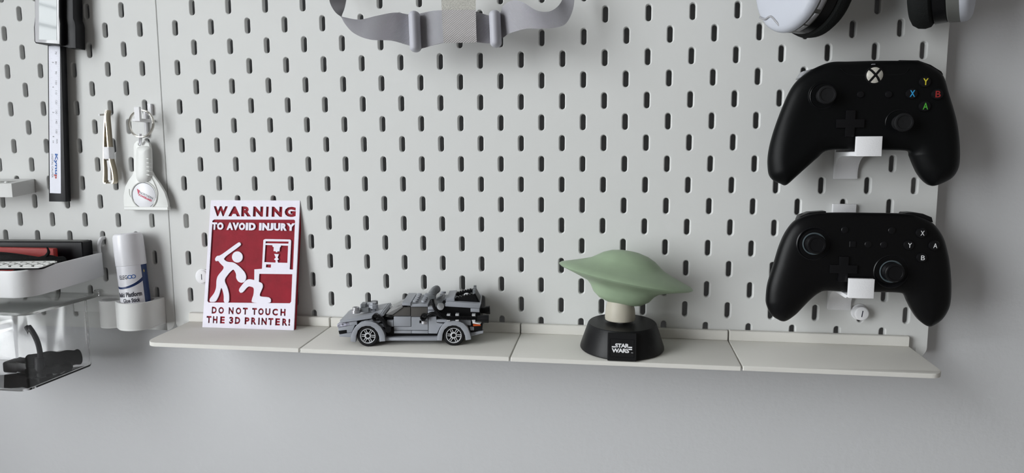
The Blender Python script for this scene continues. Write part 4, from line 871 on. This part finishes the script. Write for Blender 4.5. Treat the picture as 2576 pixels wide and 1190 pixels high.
# ---------------------------------------------------------------- white block at the left edge
t = thing('tool_holder', (-190, -1, -130), 'small white wedge shaped holder cut by the left photo edge', 'holder')
bm = B(); pr = Matrix(((0, 0, 1, 0), (1, 0, 0, 0), (0, 1, 0, 0), (0, 0, 0, 1)))
lp = [(-.4, -130.5), (-.4, -115.5), (-30, -119.5), (-30, -134)]
flat(bm, [lp], -230, -157.5, pr, .5); obj('holder_block', bm, 'cup', t)
bm = B(); box(bm, -180, -176, -1, 6, -128, -118, .3); obj('peg', bm, 'cup', t)
bm = B()
for x_ in (-168, -176, -184): box(bm, x_-2, x_+2, -27, -6, -119.6, -117.2, 1)
obj('holder_ridge', bm, 'cup', t)
# ---------------------------------------------------------------- white tray with its contents
tr = thing('storage_tray', (-157, -1, -222), 'white rounded plastic tray full of black parts, above the clear box', 'tray')
TX = Matrix.Translation((-77, -1.5, -208)) @ Matrix.Rotation(math.radians(2.6), 4, 'X')
x0, x1, y0, y1 = -160, 0, -104, 0
def tray_loop(off, R):
    o = []; Rb = 7
    for cx, cy, a, r in ((x1-Rb, y1-Rb, 0, Rb-off), (x0+Rb, y1-Rb, 90, Rb-off), (x0+R, y0+R, 180, R-off), (x1-R, y0+R, 270, R-off)):
        for k in range(9):
            q_ = math.radians(a + 90*k/8); o.append((cx + r*math.cos(q_), cy + r*math.sin(q_)))
    return o
bm = B(); rings = []
spec = [(3.5, -13.2, 15), (1.2, -12.8, 17), (0.2, -11, 18), (0, 11.5, 18), (0, 13, 18), (.7, 13.6, 18), (1.6, 13.6, 18), (2.2, 12.8, 18), (2.2, -9, 18), (3.5, -10.6, 17)]
R_ = 20
for off, z, _ in spec: rings.append([bm.verts.new(TX @ Vector((x, y, z))) for x, y in tray_loop(off, R_)])
for a, b in zip(rings, rings[1:]):
    n = len(a)
    for i in range(n): bm.faces.new((a[i], a[(i+1) % n], b[(i+1) % n], b[i]))
bm.faces.new(rings[0][::-1]); bm.faces.new(rings[-1]); obj('tray_body', bm, 'white', tr, smooth=50)
bm = B(); tube(bm, catmull([(-80.5, -5.5, -199), (-81, -5.5, -188), (-79.2, -4, -180.5), (-78.8, 1, -179.5), (-78.8, 6, -180)], 6), 1.9, 12); obj('hanging_hook', bm, 'white', tr)
def at(x, y, z): return TX @ Vector((x+77, y+1.5, z+208))
bxs = thing('black_case', (-145, -25, -214), 'black case with a grey top standing at the back of the white tray', 'case')
KF = Fr((-85, -24, -216.5), (-1, -.10, 0), (0, 0, 1))      # local x runs left along the case front, z points away
bm = B(); box(bm, 0, 150, 0, 35.6, 0, 17, 1.0, KF); obj('case_body', bm, 'caliper', bxs)
bm = B(); box(bm, 3, 147, 35.2, 36.0, 2, 15.5, .3, KF); obj('case_top', bm, 'hpgrey', bxs, label='dull grey top')
rd = thing('red_box', (-170, -40, -214), 'red box standing in front of the black case in the tray', 'box')
xr = [(-103.39,-182.2)][0][0]
bm = B(); box(bm, -232, xr, -42, -36, -215, -186.0, 1.2, None, 2); obj('box_body', bm, 'red', rd)
cb = thing('black_cable', (-150, -66, -213), 'black cable lying bundled in front of the red box in the tray', 'cable')
Q1 = [(-178.44,-58,-192.91),(-148.57,-60,-192.89),(-130.35,-60,-194.19),(-112.34,-60,-196.29),(-96.68,-60,-198.01),(-88.25,-58,-199.37)]
bm = B(); tube(bm, catmull(Q1, 8), 5.0, 12)
Q1 = [(-154.78,-72,-193.69),(-125.59,-74,-192.83),(-109.79,-72,-194.42),(-95.89,-68,-196.36),(-87.21,-62,-197.92),(-87.14,-48,-198.84)]; tube(bm, catmull(Q1, 8), 4.0, 12)
Q1 = [(-106.06,-62,-197.48),(-95.94,-58,-194.64),(-89.8,-54,-196.75),(-89.7,-46,-197.55)]; tube(bm, catmull(Q1, 8), 4.4, 12); obj('cable_bundle', bm, 'foam', cb)
Q1 = [(-95.63,-60,-191.5),(-92.6,-60,-187.8),(-92.75,-60,-184.57),(-93.88,-60,-182.17)]; bm = B(); tube(bm, catmull(Q1, 5), 1.6, 8, lambda i: 1.9 - .09*i); obj('cable_tail', bm, 'foam', cb)
kn = thing('round_black_knob', (-104, -70, -212), 'round black puck lying in the right end of the tray', 'knob')  # loose round black knob among the tray's contents
bm = B(); lathe(bm, [(0, 0), (14, 0), (15, 3), (13, 8), (8, 10.5), (0, 11)], at(-104, -74, -217.2).__class__ and Matrix.Translation((-106, -76, -212.5)), 32); obj('knob_body', bm, 'key', kn)
pl = thing('lettered_plate', (-160, -88, -203), 'pale grey lettered plate lying on the front rim of the tray', 'plate')
pA, pB, pD = [Vector(p) for p in [(-110.98,-98,-196.87),(-73.14,-98,-195.7),(-117.04,-81,-193.99)]]
PF = Fr(pA, pB-pA, pD-pA + Vector((0, 0, 0))); PW = (pB-pA).length; PH = (pD-pA).dot((PF.to_3x3() @ Vector((0, 1, 0))))
bm = B(); flat(bm, [rrect(-40, PW+8, -1, PH+1, 4)], -2.4, -.6, PF, .2); obj('plate_base', bm, 'key', pl)
bm = B(); flat(bm, [rrect(-40, PW+8, -1, PH+1, 4), rrect(-38, PW+5.4, .8, PH-.8, 3)], -.8, 0, PF, .1); obj('plate_rim', bm, 'scraper', pl, label='pale grey rim')
bm = B()
for a in range(6):
    xx = -28 + a*12.5; k_ = PH/20.0; flat(bm, [[(xx, 3.0*k_), (xx+9.5, 3.0*k_), (xx+9.5, 6.5*k_), (xx+4.5, 6.5*k_), (xx+5.5, 9*k_), (xx+11, 9*k_), (xx+12, 12.5*k_), (xx+7, 12.5*k_), (xx+8, 15*k_), (xx+13, 15*k_), (xx+13.5, 18*k_), (xx+3.5, 18*k_)]], -.8, .5, PF, .1)
obj('raised_letters', bm, 'scraper', pl, label='pale raised letter shapes')
# ---------------------------------------------------------------- clear box with lid
cbx = thing('clear_box', (-160, -48, -322), 'clear acrylic storage box with a flat lid, hanging below the tray', 'box')
X0, X1, Y0, Y1, ZB, ZT = -232, -97, -95.5, -4, -321.5, -244.5
def shell_box(bm, x0, x1, y0, y1, zb, zt, th, R):
    rings = []
    for off, z in ((3, zb), (0.8, zb+.6), (0, zb+3), (0, zt), (th, zt), (th, zb+th+3), (th+.8, zb+th+.6), (th+3, zb+th)):
        rings.append([bm.verts.new((x, y, z)) for x, y in rrect(x0+off, x1-off, y0+off, y1-off, max(R-off, .6), 6)])
    for a, b in zip(rings, rings[1:]):
        n = len(a)
        for i in range(n): bm.faces.new((a[i], a[(i+1) % n], b[(i+1) % n], b[i]))
    bm.faces.new(rings[0][::-1]); bm.faces.new(rings[-1])
bm = B(); shell_box(bm, X0, X1, Y0, Y1, ZB, ZT, 1.8, 9); obj('box_wall', bm, 'clear', cbx, smooth=50)
bm = B(); prism(bm, rrect(-238, -84.5, -99, -1.5, 12, 8), -243.4, -240.9, None, .5)
obj('lid', bm, 'lid', cbx, label='flat frosted lid')
bm = B(); box(bm, -91, -88.5, -7, -1, -244, -238, .5); box(bm, -92, -86.6, -5, 6, -239.6, -236.4, .8); obj('lid_hook', bm, 'clear', cbx)
bm = B(); rod(bm, (-232, -98.6, -243.2), (-96, -98.6, -243.2), .7); tube(bm, [(-96, -98.6, -243.2), (-90, -97, -243.2), (-86.5, -93, -243.2), (-85, -86, -243.2)], .7, 8); obj('lid_edge', bm, 'clear', cbx)
ch = thing('black_charger', (-140, -62, -318), 'black plug with a bent black cable stub in the clear box', 'charger')
zb_ = -319.2
ztp = [(-136.43,-48,-307.04)][0][2]
bm = B(); box(bm, -168, -128, -50, -30, zb_, ztp, 2.5, None, 2); obj('plug_body', bm, 'caliper', ch)
px_, py_, pz_ = [(-120.67,-53,-298.89)][0]
bm = B(); lathe(bm, [(4.6, 0), (4.4, pz_-zb_-2), (4.0, pz_-zb_-.5), (0, pz_-zb_)], Matrix.Translation((px_, -53, zb_)), 24); obj('strain_relief', bm, 'caliper', ch)
P = [(-120.29,-52,-299.13),(-120.42,-52,-291.41),(-122.39,-52,-281.84),(-126.35,-52,-273.33),(-131.21,-52,-266.58)]
bm = B(); tube(bm, catmull([(P[0][0]-.5, -53, zb_+10)] + P, 8), 2.5, 12); obj('cable_stub', bm, 'caliper', ch)
rl = thing('black_roll', (-125, -35, -318), 'rumpled black fabric roll lying on the bottom of the clear box', 'roll')
bm = B(); Q = catmull([(-139, -44, -310), (-128, -40, -307), (-118, -31, -308), (-110, -20, -309), (-107, -15, -309)], 8); tube(bm, Q, 9, 18, lambda i: 9.6 + 0.5*math.sin(i*.7) - .05*i); obj('roll_body', bm, 'foam', rl, smooth=60)
bm = B(); Q = [(-130, -60, -315), (-120, -52, -314), (-108, -40, -314.5), (-106, -30, -315)]; tube(bm, catmull(Q, 6), 5, 12, lambda i: 4.6+.8*math.sin(i*1.3)); obj('loose_fold', bm, 'foam', rl, smooth=60)
# ---------------------------------------------------------------- cup holder and glue stick
gh = thing('cup_holder', (-40, -1, -272), 'ivory double cup holder on the left board, holding the glue stick', 'holder')
out = [(-10.6, -.4), (-10.6, -14)] + [(-29.5 + 18.9*math.cos(math.radians(a)), -18.5 - 18.9*math.sin(math.radians(a))) for a in range(0, 131, 10)]
out += [(-59.5 + 12.5*math.cos(math.radians(a)), -17.5 - 13.0*math.sin(math.radians(a))) for a in range(40, 181, 10)] + [(-72, -.4)]
def off_loop(lp, d):
    n = len(lp); o = []
    for i in range(n):
        a, b = Vector(lp[i-1]), Vector(lp[(i+1) % n]); t_ = (b-a).normalized(); o.append((lp[i][0] + t_.y*d*sg, lp[i][1] - t_.x*d*sg))
    return o
ar = sum(out[i-1][0]*out[i][1]-out[i][0]*out[i-1][1] for i in range(len(out))); sg = -1 if ar > 0 else 1
in1 = circ(-29.5, -18.5, 16.2, 32); in2 = circ(-59.5, -16.5, 10.2, 24)
bm = B(); flat(bm, [out, in1, in2], -270.5, -243.3, None, .4); obj('cup_wall', bm, 'cup', gh, smooth=40)
bm = B(); flat(bm, [off_loop(out, .0)], -272.4, -270.3, None, .5); obj('cup_floor', bm, 'cup', gh)
bm = B(); box(bm, -120, -11, -2.4, -.3, -262, -244, .4); box(bm, -62, -58, -1, 6, -258, -248, .3); obj('back_plate', bm, 'cup', gh)
gs = thing('glue_stick', (-28, -19, -269), 'white glue stick with navy print standing in the cup holder', 'glue stick')
gb0 = Vector((-28.6, -20, -269.9)); gt = Vector((-37.3, -16.5, -172.0)); gd = (gt-gb0).normalized(); L_ = (gt-gb0).length
q = gd.to_track_quat('Z', 'Y').to_matrix().to_4x4()
# orient so local -Y faces the room
uy = Vector((0, -1, 0)); uy = (uy - gd*uy.dot(gd)).normalized(); ux_ = uy.cross(gd) * -1
GF = Matrix.Identity(4)
ux_ = gd.cross(uy)*-1
for i in range(3): GF[i][0], GF[i][1], GF[i][2], GF[i][3] = ux_[i], -uy[i], gd[i], gb0[i]
if GF.to_3x3().determinant() < 0:
    for i in range(3): GF[i][0] = -GF[i][0]
R1 = 14.2
bm = B(); lathe(bm, [(0, 0), (R1-.8, 0), (R1, .8), (R1, 64.5), (R1-.3, 65)], GF, 48); obj('tube', bm, 'label', gs)
bm = B(); lathe(bm, [(R1, 64.6), (R1+.35, 65), (R1+.4, 82), (R1+.1, L_-4), (R1-.8, L_-1.2), (R1-2.5, L_), (R1-4, L_-.2), (R1-5, L_-2.2), (0, L_-2.2)], GF, 48); obj('screw_cap', bm, 'gloss', gs)
def wrap(v, a0=0, r=R1):          # local x = arc length, y = height, z = offset ; a=0 faces the room
    a = v.x/r + a0 + 0.40; rr_ = r + .05 + v.z; return Vector((rr_*math.sin(a), -rr_*math.cos(a), v.y))
def wtext(s, x0, x1, y0, y1, m, bold=0., nm='lettering'):
    bm = B(); t_ = B(); text(t_, s, x0, x1, y0, y1, 0, .07, None, bold)
    me = bpy.data.meshes.new('t'); t_.to_mesh(me); t_.free(); bm.from_mesh(me); bpy.data.meshes.remove(me)
    for v in bm.verts: v.co = GF @ wrap(v.co)
    obj(nm, bm, m, gs, smooth=0)
def wpatch(x0, x1, fn, m, nm, n=16):
    bm = B(); top = []; bot = []
    for i in range(n+1):
        x = x0 + (x1-x0)*i/n; y0, y1 = fn(x); bot.append(bm.verts.new(GF @ wrap(Vector((x, y0, .03))))); top.append(bm.verts.new(GF @ wrap(Vector((x, y1, .03)))))
    for i in range(n): bm.faces.new((bot[i], bot[i+1], top[i+1], top[i]))
    obj(nm, bm, m, gs)
SXX = -2.0
wpatch(13.0, 24, lambda x: (1, 64.4), 'navy', 'navy_band')
wpatch(-18, 13.0, lambda x: (40.8+.012*(x+9)**2*1.15, 42.8+.020*(x+9)**2*.9), 'navy', 'swoosh', 24)
wtext('ELEG', -10.2, -1.4, 51.0, 55.2, 'ink', .01); wtext('O', -1.2, 3.0, 51.0, 55.2, 'blue', .01); wtext('O', 2.2, 6.6, 51.0, 55.2, 'blue', .01)
wtext('Build Platform', -15.5, 10.5, 32.2, 37.2, 'ink', .03); wtext('Glue Stick', -9.0, 8.0, 26.2, 30.6, 'ink', .03)
wpatch(-11, 11, lambda x: (24.2, 24.4), 'greyink', 'rule')
wtext('Easy apply glue, convenient for', -13, 11, 21.2, 23.2, 'greyink'); wtext('easy bonding the platform.', -13, 10, 18.4, 20.4, 'greyink')
wtext('Applicable to', -6, 3, 12.6, 14.0, 'ink', .01); wtext('PLA, PETG, ABS, and other', -11, 11, 9.6, 11.6, 'ink', .02); wtext('mainstream', -4, 5, 7.2, 8.6, 'ink', .02)
wpatch(15.5, 16.8, lambda x: (57-2*abs(x-16.1), 59.5-2*abs(x-16.1)), 'gold', 'yellow_mark', 4)
